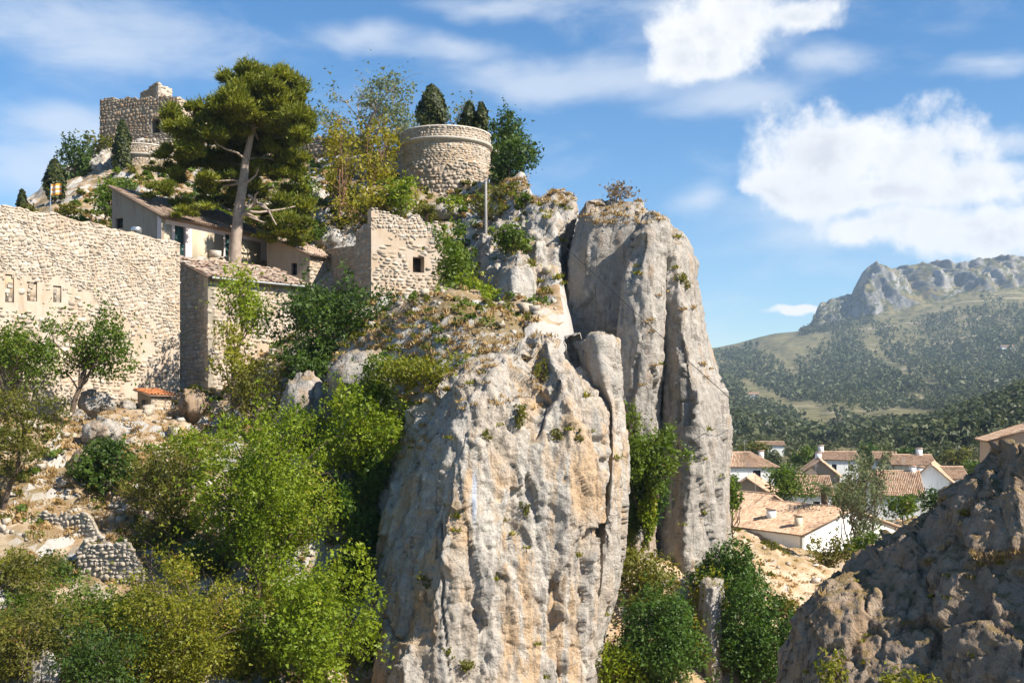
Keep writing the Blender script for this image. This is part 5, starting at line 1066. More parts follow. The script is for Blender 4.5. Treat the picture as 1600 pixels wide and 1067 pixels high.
# --- the large pine
def pine():
    r = np.random.default_rng(77); d0 = 82.0
    base = P(366, 412, d0); e = empty('pine_tree', tuple(base), 'large umbrella-crowned pine with a pale bare trunk rising in front of the house', 'tree')
    pads = [(420, 118, 45, 30), (385, 100, 26, 20), (445, 128, 32, 30), (418, 150, 62, 34), (470, 155, 18, 22), (345, 150, 36, 28), (318, 172, 32, 24), (280, 172, 28, 24), (372, 165, 42, 26), (430, 185, 48, 26), (468, 200, 22, 18),
            (280, 208, 32, 24), (330, 205, 40, 26), (380, 205, 42, 26), (285, 238, 34, 17), (335, 240, 38, 22), (420, 225, 48, 24), (465, 235, 26, 18), (272, 262, 28, 13), (315, 268, 44, 18), (370, 250, 36, 24), (420, 262, 46, 22),
            (465, 270, 26, 18), (246, 285, 28, 11), (296, 300, 40, 14), (340, 300, 36, 16), (400, 290, 38, 18), (445, 300, 38, 20), (475, 310, 20, 16), (420, 328, 36, 16), (455, 340, 34, 18), (430, 358, 30, 12), (470, 365, 24, 12), (300, 318, 30, 10), (350, 275, 30, 16)]
    cc = []; Vs = []; Qs = []; Ts = []; n0 = 0; m = d0 / F
    pads += [(400, 128, 46, 30), (455, 150, 30, 32), (440, 172, 44, 30), (398, 150, 46, 30), (475, 182, 16, 20), (360, 186, 44, 30), (312, 200, 36, 28), (365, 140, 30, 24), (445, 205, 40, 28), (340, 228, 44, 26), (390, 228, 44, 28), (445, 250, 36, 26), (400, 110, 34, 22), (430, 108, 30, 22)]
    pads += [(r.uniform(310, 465), r.uniform(135, 300), r.uniform(22, 36), r.uniform(16, 26)) for _ in range(6)]
    for px, py, rx, ry in pads:
        dd = d0 + (r.uniform(1.0, 5.2) if (px > 320 and py > 200) else r.uniform(-3.4, 3.4)); py = max(py, 105) + 12; c = P(px, py, dd); cc.append(c)
        for s_ in range(7):                                  # tufts of needles
            cs = c + np.clip(r.normal(size=3), -1.5, 1.5) * np.clip(np.array([rx, (rx + ry) * 0.6, ry * 0.9]) * m * 0.55, -3, 3)
            rad = np.array([rx * 0.42, rx * 0.42, ry * 0.55]) * m * r.uniform(0.55, 1.15)
            n = int(rx * ry * 0.72)
            v = r.normal(size=(n, 3)); v /= np.linalg.norm(v, axis=1)[:, None]; v[:, 2] = np.where(v[:, 2] < -0.2, v[:, 2] * 0.4, v[:, 2])
            p = cs + v * rad * (0.25 + 0.9 * r.random((n, 1)) ** 0.8) * np.where(r.random((n, 1)) < 0.16, 1.45, 1.0)
            ax = v + r.normal(size=(n, 3)) * 0.45 + np.array([0, 0, 0.5]); ax /= np.linalg.norm(ax, axis=1)[:, None]
            sd = np.cross(ax, r.normal(size=(n, 3))); sd /= np.linalg.norm(sd, axis=1)[:, None]; L = (0.40 * r.uniform(0.6, 1.4, n))[:, None]; w = 0.05
            V = np.stack([p - ax * L * 0.5 - sd * w, p - ax * L * 0.5 + sd * w, p + ax * L * 0.5], 1).reshape(-1, 3)
            Vs.append(V); Qs.append(np.arange(n * 3).reshape(n, 3) + n0); n0 += n * 3
            Ts.append(np.clip(r.random() * 0.35 + 0.65 * r.random(n), 0, 1))
    link('crown', make_mesh('crown', np.concatenate(Vs), np.concatenate(Qs), np.concatenate(Ts), False, [MT['L_pine']]), e)
    A = Acc(); tp = [base - (0, 0, 0.3), P(368, 380, d0), P(373, 330, d0), P(380, 285, d0 - 0.2), P(384, 250, d0), P(395, 200, d0), P(412, 150, d0)]
    A.tube(tp, [0.52, 0.42, 0.38, 0.34, 0.28, 0.2, 0.1], 12); link('trunk', A.mesh('trunk', [MT['bark_pale']], True), e)
    for a, b in (((376, 345), (396, 322)), ((396, 322), (404, 300)), ((378, 300), (404, 262)), ((388, 305), (425, 330)), ((402, 318), (432, 352))):
        A = Acc(); limb(A, P(*a, d0), P(*b, d0 - 1.2), 0.13, 0.05, r, 0.06); link('branch', A.mesh('branch', [MT['bark_pale']], True), e)
    for i in r.permutation(len(cc))[:22]:
        A = Acc(); zs = [abs(t_[2] - (cc[i][2] - 1.0)) for t_ in tp[2:]]; st = tp[2 + int(np.argmin(zs))]
        limb(A, st, cc[i], 0.12, 0.03, r, 0.08); link('branch', A.mesh('branch', [MT['bark_pale']], True), e)
pine()

G1 = 'shrubs and small trees on the rocky slope'
# left slope
plant('almond_tree', 'small green almond tree with forked dark trunk against the rubble wall', 'tree', (62, 478, 206, 612), 64, 'L_green', (113, 640, 63.5), 22, 1.9, 4.6, clump=0.3, trunk=0.16, limbs=12, twigs=2, group=G1)
plant('small_tree', 'leafy green tree cut by the frame beside the almond tree', 'tree', (-40, 505, 92, 610), 63.2, 'L_green', (20, 650, 62.5), 18, 2.4, 4.6, group=G1)
plant('small_tree', 'thin brownish-green tree with a leaning dark trunk above the terraces', 'tree', (-40, 596, 92, 745), 55, 'L_olive', (4, 800, 55), 22, 1.7, 4.4, clump=0.28, trunk=0.15, limbs=12, twigs=2, group=G1)
plant('fig_bush', 'round glossy dark-green fig bush on the terrace', 'bush', (112, 682, 216, 768), 58, 'L_dark', None, 22, 4.2, 6.5, 1.25, 0.34, 0.6, group=G1)
plant('broadleaf_tree', 'big yellow-green broadleaf tree filling the middle of the slope', 'tree', (285, 645, 535, 930), 52.5, 'L_light', (400, 960, 53), 46, 2.5, 5.0, clump=0.26, trunk=0.22, limbs=26, twigs=2, group=G1)
plant('shrub', 'brown-tinged olive shrub beside the big broadleaf tree', 'bush', (180, 690, 330, 850), 55, 'L_olive', None, 24, 1.6, 4.4, clump=0.27, limbs=14, twigs=3, group=G1)
plant('shrub', 'pale green leafy shrub just below the orange-roofed shed', 'bush', (255, 665, 345, 740), 59, 'L_light', None, 14, 2.2, 4.6, group=G1)
plant('shrub', 'yellowish thicket of sprawling twigs along the bottom of the slope', 'bush', (165, 850, 405, 1085), 46, 'L_yellow', None, 44, 1.9, 5.0, clump=0.24, limbs=22, twigs=3, group=G1)
plant('shrub', 'bright lime-green bush leaning on the foot of the pinnacle', 'bush', (415, 852, 602, 1080), 47, 'L_light', None, 34, 3.0, 6.0, 1.4, 0.27, group=G1)
plant('shrub', 'dark leafy undergrowth between the thicket and the lime-green bush', 'bush', (330, 930, 480, 1090), 48.5, 'L_green', None, 20, 2.6, 5.5, group=G1)
plant('shrub', 'dull olive bush with reddish twigs in the bottom corner', 'bush', (-40, 905, 150, 1090), 43.5, 'L_olive', None, 30, 2.0, 5.0, clump=0.26, limbs=16, twigs=3, group=G1)
plant('shrub', 'low dark-green scrub under the tall dry-stone wall', 'bush', (60, 900, 240, 1000), 48, 'L_green', None, 22, 2.2, 4.8, group=G1)
plant('shrub', 'shadowed green bush low on the slope below the olive bush', 'bush', (80, 980, 230, 1100), 42.5, 'L_dark', None, 20, 2.2, 5.0, group=G1)
plant('shrub', 'spreading green shrub on the dry grass by the tumbledown wall', 'bush', (-30, 860, 80, 935), 49.5, 'L_olive', None, 14, 1.8, 4.6, group=G1)
# shoulder left of the pinnacle
plant('shrub', 'vivid green bush hanging over the shaded flank of the pinnacle', 'bush', (490, 590, 640, 740), 57.5, 'L_light', None, 28, 3.6, 5.5, 1.4, 0.3, group=G1, stem_z=-3)
plant('ivy', 'dark ivy draped down the gully beside the pinnacle', 'ivy', (515, 690, 612, 875), 57, 'L_ivy', None, 24, 4.2, 5.5, 1.2, 0.34, depth=1.6, group=G1, stem_z=-7)
plant('shrub', 'green bush in the hollow between two boulders and the big broadleaf tree', 'bush', (420, 620, 520, 720), 59.5, 'L_green', None, 18, 3.0, 5.0, group=G1)
plant('shrub', 'large dark glossy shrub on the slope under the annexe', 'bush', (430, 432, 625, 572), 69, 'L_dark', None, 34, 3.6, 5.0, 1.4, 0.29, group=G1)
plant('shrub', 'dark trailing foliage under the large glossy shrub', 'bush', (420, 530, 560, 610), 67.5, 'L_dark', None, 20, 3.0, 5.0, group=G1)
plant('small_tree', 'airy yellow-green tree climbing past the lean-to gutter', 'tree', (322, 412, 428, 540), 70, 'L_light', (372, 640, 68), 22, 1.5, 4.6, clump=0.26, limbs=12, twigs=2, group=G1)
plant('small_tree', 'thin yellowing tree with a straight dark stem before the lean-to wall', 'tree', (325, 500, 400, 610), 67, 'L_yellow', (366, 660, 66.5), 18, 1.5, 4.4, clump=0.26, trunk=0.09, limbs=10, twigs=2, group=G1)
plant('shrub', 'olive shrub at the foot of the lean-to beside a grey boulder', 'bush', (360, 560, 440, 660), 65.5, 'L_olive', None, 16, 2.0, 4.6, group=G1)
plant('shrub', 'upright dark feathery shrub growing against the ruined house', 'bush', (672, 338, 750, 455), 72, 'L_green', None, 20, 2.8, 4.4, clump=0.3, group=G1)
plant('shrub', 'fresh green spreading shrub under the ruined house', 'bush', (678, 428, 792, 492), 65.8, 'L_light', None, 20, 2.8, 4.4, 1.6, 0.28, group=G1)
plant('shrub', 'round green bush on the white cliff beside the pole', 'bush', (762, 345, 842, 398), 73.5, 'L_green', None, 18, 3.2, 4.6, group=G1, stem_z=11)
for i, (b, d, lab) in enumerate((((610, 470, 700, 545), 63.5, 'dead twiggy shrub at the top of the pinnacle path'), ((690, 480, 770, 545), 62.5, 'tangle of bare brown twigs behind the pinnacle crest'), ((745, 478, 830, 540), 63, 'leafless brown scrub beside the white outcrop'), ((640, 455, 720, 500), 66, 'dry brown bush under the spreading green shrub'))):
    plant('dry_shrub', lab, 'bush', b, d, 'L_dry', None, 16, 1.0, 3.0, 3.0, 0.3, bark='bark_red', trunk=0.05, limbs=14, twigs=4, group='dead scrub on the crest', rnd=0.9)
plant('shrub', 'yellow-green bush creeping over the pinnacle shoulder', 'bush', (600, 545, 745, 615), 57.3, 'L_yellow', None, 22, 2.6, 4.8, group=G1, stem_z=1.5)
plant('shrub', 'green leafy mass on the slope left of the pinnacle crest', 'bush', (540, 560, 640, 640), 59, 'L_green', None, 18, 3.0, 5.0, group=G1, stem_z=0)
def bush_at(key, wpx, hpx, leaf, name, label, cover=2.2, leafpx=4.8, group=None, ncl=12):
    h = HITS.get(key)
    if h is None: return
    px, py = key; plant(name, label, 'bush', (px - wpx / 2, py - hpx * 0.9, px + wpx / 2, py + hpx * 0.1), h[0].y + 0.1, leaf, (px, py, h[0].y + 0.15), ncl, cover, leafpx, trunk=0.05, limbs=6, group=group)
SCRUB = ['scrub bush beside the pale block on the lower slope', 'scrub bush right of the pale block', 'scrub bush under the yellowish thicket', 'scrub bush in the heart of the thicket', 'scrub bush behind the dull olive bush', 'scrub bush under the tall dry-stone wall', 'scrub bush at the sunny end of the tall dry-stone wall', 'scrub bush between the thicket and the big broadleaf tree', 'scrub bush at the trunk of the big broadleaf tree', 'scrub bush in the shade of the big broadleaf tree',
    'scrub bush behind the lime-green bush', 'scrub bush between the lime-green bush and the pinnacle', 'scrub bush on top of the tall dry-stone wall', 'scrub bush at the broken end of the tumbledown wall', 'scrub bush before the tumbledown wall', 'scrub bush between the thicket and the lime-green bush', 'scrub bush at the foot of the lime-green bush', 'scrub bush between the pale block and the thicket', 'scrub bush low in the yellowish thicket', 'scrub bush cut by the frame above the pale block', 'scrub bush above the thicket edge', 'scrub bush over the lime-green bush', 'scrub bush at the pinnacle flank under the ivy', 'scrub bush half under the dark ivy', 'scrub bush right of the big broadleaf tree', 'scrub bush left of the big broadleaf trunk', 'scrub bush under the brown-tinged shrub']
for i, (key, wp, hp) in enumerate((((20, 1050), 110, 90), ((120, 1062), 120, 80), ((250, 1064), 130, 90), ((330, 1020), 110, 80), ((60, 975), 110, 60), ((150, 985), 110, 60), ((230, 965), 100, 60), ((300, 905), 100, 70), ((365, 880), 90, 70), ((440, 870), 100, 80), ((520, 960), 110, 90), ((560, 1040), 90, 90), ((245, 860), 70, 50), ((90, 905), 80, 45),
        ((30, 900), 80, 45), ((390, 1060), 110, 90), ((470, 1065), 110, 90), ((180, 1064), 110, 70), ((300, 1064), 100, 70), ((20, 1000), 100, 60), ((200, 1020), 100, 70), ((430, 960), 90, 80), ((560, 900), 80, 80), ((540, 820), 80, 70), ((480, 800), 80, 70), ((280, 840), 80, 60), ((230, 790), 70, 50))):
    lf, co = (('L_olive', 'olive'), ('L_green', 'mid-green'), ('L_yellow', 'yellowish'), ('L_dark', 'dark'))[(i * 7 + i // 3) % 4]
    bush_at(key, wp, hp, lf, 'scrub_bush', co + ' ' + SCRUB[i], group='scrub bushes crowding the lower slope')
for key, wp, hp, lab in (((665, 918), 34, 24, 'small olive bush rooted low on the pinnacle face'), ((815, 668), 26, 40, 'small olive bush high on the pinnacle face'), ((712, 1045), 60, 40, 'wider olive bush near the foot of the pinnacle'), ((820, 805), 16, 26, 'tiny green tuft halfway down the pinnacle'), ((846, 600), 22, 50, 'shaded bush in the notch of the pinnacle crest'),
        ((1068, 452), 30, 30, 'green bush on a ledge of the rock tower'), ((760, 690), 20, 20, 'tiny bush at the pinnacle shoulder'), ((868, 690), 20, 24, 'tiny bush on the grey side of the pinnacle'), ((905, 690), 16, 22, 'tiny tuft beside the slab crack')):
    bush_at(key, wp, hp, 'L_olive', 'rock_plant', lab, 2.4, 3.6, 'plants rooted in the cliffs', 7)
# hilltop
G2 = 'trees and bushes on the castle hill'
plant('feathery_tree', 'tall feathery grey-green tree on the skyline behind the round tower', 'tree', (482, 112, 662, 250), 113, 'L_grey', (575, 255, 113), 48, 1.2, 4.2, 1.5, 0.2, 0.2, trunk=0.22, limbs=26, twigs=3, group=G2, bark='bark_pale', spread=0.85)
plant('feathery_tree', 'smaller feathery tree between the cypresses over the tower', 'tree', (672, 150, 760, 230), 112, 'L_grey', (715, 235, 112), 20, 0.9, 4.2, 1.5, 0.24, 0.2, trunk=0.14, limbs=14, twigs=2, group=G2, bark='bark_pale')
def cypress(box, d, label, lean=0.0, cover=6.0):
    _vs[0] += 1; r = np.random.default_rng(_vs[0]); x0, y0, x1, y1 = box; m = d / F; n = int(1.5 * cover * (x1 - x0) * (y1 - y0) / 6) + 300
    base = P((x0 + x1) / 2, y1, d); H = (y1 - y0) * m; R = (x1 - x0) / 2 * m
    t = r.random(n) ** 0.8; th = r.random(n) * 2 * np.pi; prof = np.sin(np.pi * np.clip(0.16 + 0.84 * t, 0, 1)) ** 0.62
    rr = R * prof * (0.62 + 0.45 * r.random(n) + 0.16 * np.sin(th * 3 + t * 9))
    p = base + np.stack([rr * np.cos(th) + lean * t, rr * np.sin(th), t * H], -1)
    nm = np.stack([np.cos(th), np.sin(th), 0.4 + 0 * th], -1) + r.normal(size=(n, 3)) * 0.4; nm /= np.linalg.norm(nm, axis=1)[:, None]
    e = empty('cypress', tuple(base - (0, 0, 0.4)), label, 'tree', 'cypresses on the castle hill')
    V, Q, T = leaf_quads(p, nm, 3.2 * m, 1.6, r, np.clip(r.random(n) * 0.7 + 0.3 * np.sin(th * 4 + t * 14), 0, 1)); link('crown', make_mesh('crown', V, Q, T, False, [MT['L_cyp']]), e)
    A = Acc(); A.tube([base - (0, 0, 0.6), base + (0, 0, H * 0.5), base + (0, 0, H * 0.9)], [0.16, 0.1, 0.02], 7); link('trunk', A.mesh('trunk', [MT['bark']], True), e)
cypress((653, 134, 697, 214), 100.5, 'broad dark cypress showing above the tower parapet'); cypress((720, 160, 746, 216), 99.5, 'slim dark cypress with a rounded tip behind the tower rim'); cypress((742, 161, 763, 216), 99, 'narrowest dark cypress at the sunny side of the tower rim')
cypress((177, 190, 205, 285), 124.2, 'pointed cypress standing before the round bastion'); cypress((70, 250, 102, 312), 114, 'stout cypress on the left shoulder of the castle slope'); cypress((27, 297, 42, 340), 108, 'tiny cypress by the flagpole on the skyline')
plant('bush', 'dark bushy tree right behind the round tower', 'tree', (756, 170, 828, 246), 101, 'L_dark', None, 22, 3.6, 4.4, group=G2)
plant('bush', 'dense dark bush at the tower foot above the cliff', 'bush', (764, 222, 838, 306), 90.5, 'L_dark', None, 24, 3.8, 4.4, group=G2)
plant('bush', 'rusty undergrowth below the dense dark bush', 'bush', (755, 285, 835, 328), 87, 'L_olive', None, 14, 2.0, 4.0, group=G2)
plant('slender_tree', 'yellow-green slender tree with reddish stems below the castle wall', 'tree', (552, 172, 628, 300), 93, 'L_gold', (575, 335, 91), 24, 1.6, 4.2, clump=0.25, bark='bark_red', limbs=16, twigs=2, group=G2)
plant('slender_tree', 'yellowish slender tree in front of the parapet wall', 'tree', (496, 188, 566, 320), 92, 'L_gold', (530, 355, 90), 24, 1.5, 4.2, clump=0.25, bark='bark_red', limbs=16, twigs=2, group=G2)
plant('slender_tree', 'low twiggy yellow tree standing over the ruined house', 'tree', (505, 265, 655, 365), 89, 'L_gold', (568, 385, 86), 36, 1.5, 4.2, clump=0.22, bark='bark_red', limbs=24, twigs=3, group=G2)
plant('shrub', 'light green bush between the ruined house and the tower', 'bush', (590, 275, 660, 345), 88, 'L_light', None, 16, 2.2, 4.2, group=G2)
plant('bush', 'green bush growing by the pine on the hillside', 'bush', (396, 325, 498, 376), 87, 'L_green', None, 22, 3.2, 4.4, group=G2)
plant('bush', 'dark green bush by the pine above the annexe roof', 'bush', (440, 275, 500, 345), 90, 'L_green', None, 18, 2.8, 4.4, group=G2)
plant('bush', 'bright green bush behind the house roof', 'bush', (318, 304, 368, 340), 92, 'L_light', None, 12, 3.4, 4.2, group=G2)
plant('bush', 'green bush beside the gable of the tile-roofed house', 'bush', (138, 286, 190, 346), 96, 'L_green', None, 14, 3.0, 4.2, group=G2)
plant('bush', 'dark evergreen bush on the crag left of the keep', 'bush', (92, 212, 142, 292), 127, 'L_dark', None, 18, 3.4, 4.2, group=G2)
plant('bush', 'brownish bush on the rocks right under the keep wall', 'bush', (128, 206, 180, 240), 130, 'L_olive', None, 12, 2.4, 4.0, group=G2)
plant('bush', 'low bush beside the flagpole', 'bush', (30, 316, 58, 340), 106, 'L_olive', None, 8, 3, 4.2, group=G2)
plant('bush', 'small bush at the foot of the retaining wall', 'bush', (80, 316, 122, 342), 104, 'L_olive', None, 8, 2.6, 4.2, group=G2)
plant('bush', 'leafy bush beneath the round bastion', 'bush', (160, 280, 240, 312), 118, 'L_green', None, 14, 2.4, 4.2, group=G2)
for b, d, lf, lab in (((690, 300, 730, 335), 88, 'L_light', 'small light-green bush at the base of the round tower'), ((735, 300, 790, 345), 84.5, 'L_olive', 'dull bush hiding the foot of the pole'), ((800, 296, 838, 325), 82, 'L_green', 'small green bush on the cliff edge above the white rock'),
                    ((640, 310, 690, 345), 86, 'L_olive', 'dry bush left of the tower base'), ((480, 345, 530, 385), 88, 'L_green', 'little green bush on white boulders above the annexe'), ((620, 345, 690, 385), 83, 'L_green', 'low bush behind the broken top of the ruin')):
    plant('bush', lab, 'bush', b, d, lf, None, 10, 2.2, 4.0, group=G2)
plant('bush', 'bare grey bush on top of the rock tower', 'bush', (942, 282, 994, 316), 74, 'L_dry', (968, 312, 74), 22, 1.6, 3.6, 2.0, 0.3, trunk=0.05, limbs=16, twigs=3)
# gorge side
G3 = 'greenery in the gorge'
plant('hanging_bush', 'big dark bush growing from the cleft of the rock tower', 'bush', (968, 645, 1088, 772), 64, 'L_green', None, 30, 3.2, 4.6, clump=0.28, group=G3, stem_z=-5)
plant('ivy', 'pale hanging ivy streamer down the rock tower base', 'ivy', (996, 745, 1030, 852), 64, 'L_light', None, 18, 3.2, 5.0, 1.2, 0.3, depth=0.5, group=G3, stem_z=-8)
plant('ivy', 'dark ivy curtain in the cleft below the big hanging bush', 'ivy', (966, 700, 1045, 830), 64.8, 'L_ivy', None, 24, 3.6, 5.0, 1.2, 0.3, depth=0.9, group=G3, stem_z=-8)
plant('ivy', 'light ivy wisps at the top of the rock tower cleft', 'ivy', (962, 632, 1000, 700), 64.6, 'L_light', None, 12, 2.0, 4.6, 1.2, 0.3, depth=0.4, group=G3, stem_z=-3)
plant('ivy_mound', 'smooth dark dome of ivy at the bottom of the gorge', 'ivy', (965, 918, 1098, 1110), 57, 'L_ivy', None, 40, 4.6, 6.0, 1.15, 0.28, 0.7, group=G3, gorge=True, up=0.5)
plant('ivy_mound', 'tall dark ivy bank between the rock fin and the dry slope', 'ivy', (1120, 905, 1240, 1110), 60.5, 'L_ivy', None, 36, 4.4, 6.0, 1.15, 0.28, 0.6, group=G3, gorge=True)
plant('ivy_mound', 'upper ivy mass under the rock tower', 'ivy', (1078, 852, 1200, 960), 64, 'L_ivy', None, 30, 4.4, 5.6, 1.15, 0.3, 0.6, group=G3, gorge=True)
plant('shrub', 'yellow-green creepers clinging to the rock fin', 'bush', (1060, 905, 1150, 1060), 61.5, 'L_yellow', None, 24, 2.4, 5.0, group=G3, gorge=True)
plant('shrub', 'mixed green scrub in the gorge beside the slab', 'bush', (935, 862, 1062, 960), 62.5, 'L_olive', None, 26, 2.8, 5.0, group=G3, gorge=True)
plant('shrub', 'sunlit scrub below the hanging ivy', 'bush', (955, 820, 1010, 890), 64.5, 'L_yellow', None, 16, 2.4, 4.6, group=G3, gorge=True)
plant('shrub', 'green tangle at the foot of the slab', 'bush', (925, 1000, 1010, 1100), 56, 'L_light', None, 18, 2.8, 5.2, group=G3, gorge=True)
plant('shrub', 'dark scrub beside the near rock at the gorge rim', 'bush', (1200, 930, 1262, 1000), 66, 'L_olive', None, 14, 2.6, 4.8, group=G3, gorge=True)
plant('shrub', 'spindly yellow bush on the face of the near rock', 'bush', (1278, 1010, 1322, 1090), 27.6, 'L_yellow', None, 14, 2.0, 6.5, group=None, stem_z=-7.6)
plant('shrub', 'low green bush at the foot of the near rock', 'bush', (1370, 1050, 1470, 1100), 24, 'L_yellow', None, 12, 2.2, 7.0, group=None, stem_z=-7)
# village
G4 = 'trees and hedges of the village'
plant('bush', 'bush squeezed between the rock tower and the village roofs', 'bush', (1128, 742, 1162, 815), 96, 'L_green', None, 14, 3.4, 4.2, group=G4, gorge=True)
plant('village_tree', 'round green tree before the white hipped house', 'tree', (1186, 722, 1266, 785), 128, 'L_green', (1226, 810, 128), 24, 3.2, 3.8, group=G4)
plant('poplar', 'tall feathery poplar rising over the village roofs', 'tree', (1308, 700, 1382, 868), 96, 'L_grey', (1345, 905, 96), 44, 1.5, 4.2, 1.4, 0.2, 0.3, trunk=0.14, limbs=26, twigs=2, group=G4)
plant('poplar', 'leaning spray of leaves at the top of the poplar clump', 'tree', (1338, 680, 1400, 770), 97, 'L_grey', (1352, 900, 97), 22, 0.9, 4.2, 1.4, 0.2, 0.3, trunk=0.1, limbs=14, twigs=2, group=G4)
plant('village_tree', 'brownish tree between the palm and the poplar', 'tree', (1290, 745, 1345, 800), 118, 'L_olive', (1318, 820, 118), 16, 2.6, 4.0, group=G4)
plant('hedge', 'red-flowering hedge below the brown roof', 'hedge', (1385, 768, 1442, 812), 120, 'L_green', None, 16, 3.2, 4.0, group=G4, stem_z=-14)
plant('hedge', 'clipped dark hedge in front of the white gables', 'hedge', (1430, 764, 1500, 800), 125, 'L_dark', None, 20, 3.6, 4.0, group=G4, stem_z=-14)
plant('bush', 'straggly bush under the white gable end', 'bush', (1262, 835, 1325, 905), 84, 'L_olive', None, 16, 2.2, 4.2, group=G4, gorge=True)
plant('bush', 'green bush behind the near rock by the poplar foot', 'bush', (1320, 830, 1390, 880), 84, 'L_green', None, 14, 2.4, 4.2, group=G4, gorge=True)
for i, (b, d, lab) in enumerate((((1240, 700, 1280, 730), 215, 'dark garden tree behind the grey gabled house'), ((1150, 690, 1200, 712), 260, 'low orchard tree beyond the hipped house'), ((1400, 700, 1440, 720), 240, 'orchard tree behind the boxy white house'), ((1500, 715, 1545, 745), 190, 'tree at the village edge by the tan house'), ((1470, 700, 1520, 726), 230, 'orchard tree behind the white gables'), ((1340, 690, 1378, 712), 250, 'orchard tree behind the half-hidden white house'))):
    plant('orchard_tree', lab, 'tree', b, d, ('L_green', 'L_olive', 'L_dark')[i % 3], ((b[0] + b[2]) / 2, b[3] + 6, d), 14, 3.2, 3.6, group=G4)
def palm():
    r = np.random.default_rng(5); d = 112.0; top = P(1288, 766, d); e = empty('palm_tree', tuple(P(1290, 838, d)), 'squat palm with arching grey-green fronds among the village roofs', 'tree', G4)
    A = Acc(); A.tube([P(1290, 842, d), P(1289, 800, d), top], [0.4, 0.33, 0.36], 10); link('trunk', A.mesh('trunk', [MT['bark']], True), e)
    for k in range(26):
        th = k / 26 * 2 * math.pi * 3.1 + r.uniform(-.2, .2); el = r.uniform(-0.2, 1.2); L = r.uniform(2.2, 3.0); h = np.array([math.cos(th), math.sin(th), 0]); A = Acc()
        t = np.linspace(0, 1, 9); pts = top + h * (t * L * math.cos(el))[:, None] + np.array([0, 0, 1]) * (t * L * math.sin(el) - 1.5 * t ** 2)[:, None]
        sd = np.array([-h[1], h[0], 0])
        A.tube(pts, np.linspace(0.035, 0.01, 9), 4)
        for j in range(1, 9):
            for sg in (-1, 1):
                b = pts[j]; tip = b + sd * sg * 0.55 * (1.1 - t[j] * 0.6) + (pts[j] - pts[j - 1]) * 0.8 - np.array([0, 0, 0.18]); tg = (pts[j] - pts[j - 1]) * 0.35
                A.add([b, b + tg * 0.5, tip, b - tg * 0.5], [(0, 1, 2, 3)], r.random())
        link('frond', A.mesh('frond', [MT['L_palm']]), e)
palm()

# ------------------------------------------------------------------ boulders
def boulder(label, box, d, mat='rock_cliff', seed=0, dep=1.0, amp=0.6):
    x0, y0, x1, y1 = box; m = d / F; c = P((x0 + x1) / 2, (y0 + y1) / 2, d); rad = np.array([(x1 - x0) / 2, dep * (x1 - x0) / 2, (y1 - y0) / 2]) * m; c = c - (0, 0, rad[2] * 0.3)
    nu, nv = 48, 30; th = np.linspace(0, 2 * np.pi, nu, endpoint=False); ph = np.linspace(0.02, np.pi - 0.02, nv)
    N = np.stack([np.outer(np.sin(ph), np.cos(th)), np.outer(np.sin(ph), np.sin(th)), np.outer(np.cos(ph), np.ones(nu))], -1).reshape(-1, 3)
    V = c + N * rad; V = V + N * rock_disp(V * 2.1, amp, seed, 0.4, 0.4)[:, None]
    tag(link('boulder', make_mesh('boulder', V, grid_quads(nv, nu, True)[:, ::-1], None, True, [MT[mat]])), label, 'boulder', 'boulders on the slope')
boulder('pale tilted boulder with a shaded side between the bushes', (436, 572, 512, 680), 63.8, 'rock_back', 301, 0.9)
boulder('long grey boulder on the shoulder left of the pinnacle crest', (515, 540, 630, 620), 62.6, 'rock_back', 302, 0.9)
boulder('dark overhanging boulder beside the orange-roofed shed', (272, 600, 325, 650), 67.0, 'rock_near', 303)
boulder('white boulder at the foot of the almond tree', (128, 612, 172, 642), 65.0, 'rock_back', 304)
boulder('grey ledge boulder below the almond tree', (138, 650, 190, 690), 62.5, 'rock_back', 305)
boulder('rounded grey boulder beside the round fig bush', (100, 690, 150, 790), 59.5, 'rock_near', 306)
boulder('small white boulder left of the shed', (188, 620, 216, 646), 67.5, 'rock_back', 307)
boulder('cube of pale rock at the pole foot', (745, 355, 772, 395), 79, 'rock_cliff', 308)
boulder('white boulder above the annexe roof', (490, 352, 560, 392), 89, 'rock_cliff', 309)
boulder('white outcrop boulder on the hillside between the pine and the slender trees', (470, 280, 520, 345), 98, 'rock_cliff', 310)
boulder('pale boulder heap at the tower base', (655, 312, 735, 350), 89.5, 'rock_cliff', 311)
boulder('pale block at the bottom corner under the olive bush', (50, 1010, 92, 1075), 43, 'rock_cliff', 312)
boulder('pale block lying on the dry slope under the village', (1245, 925, 1290, 960), 78, 'rock_cliff', 313)
boulder('small grey rock on the dry slope by the long house', (1190, 868, 1206, 884), 88, 'rock_cliff', 314)

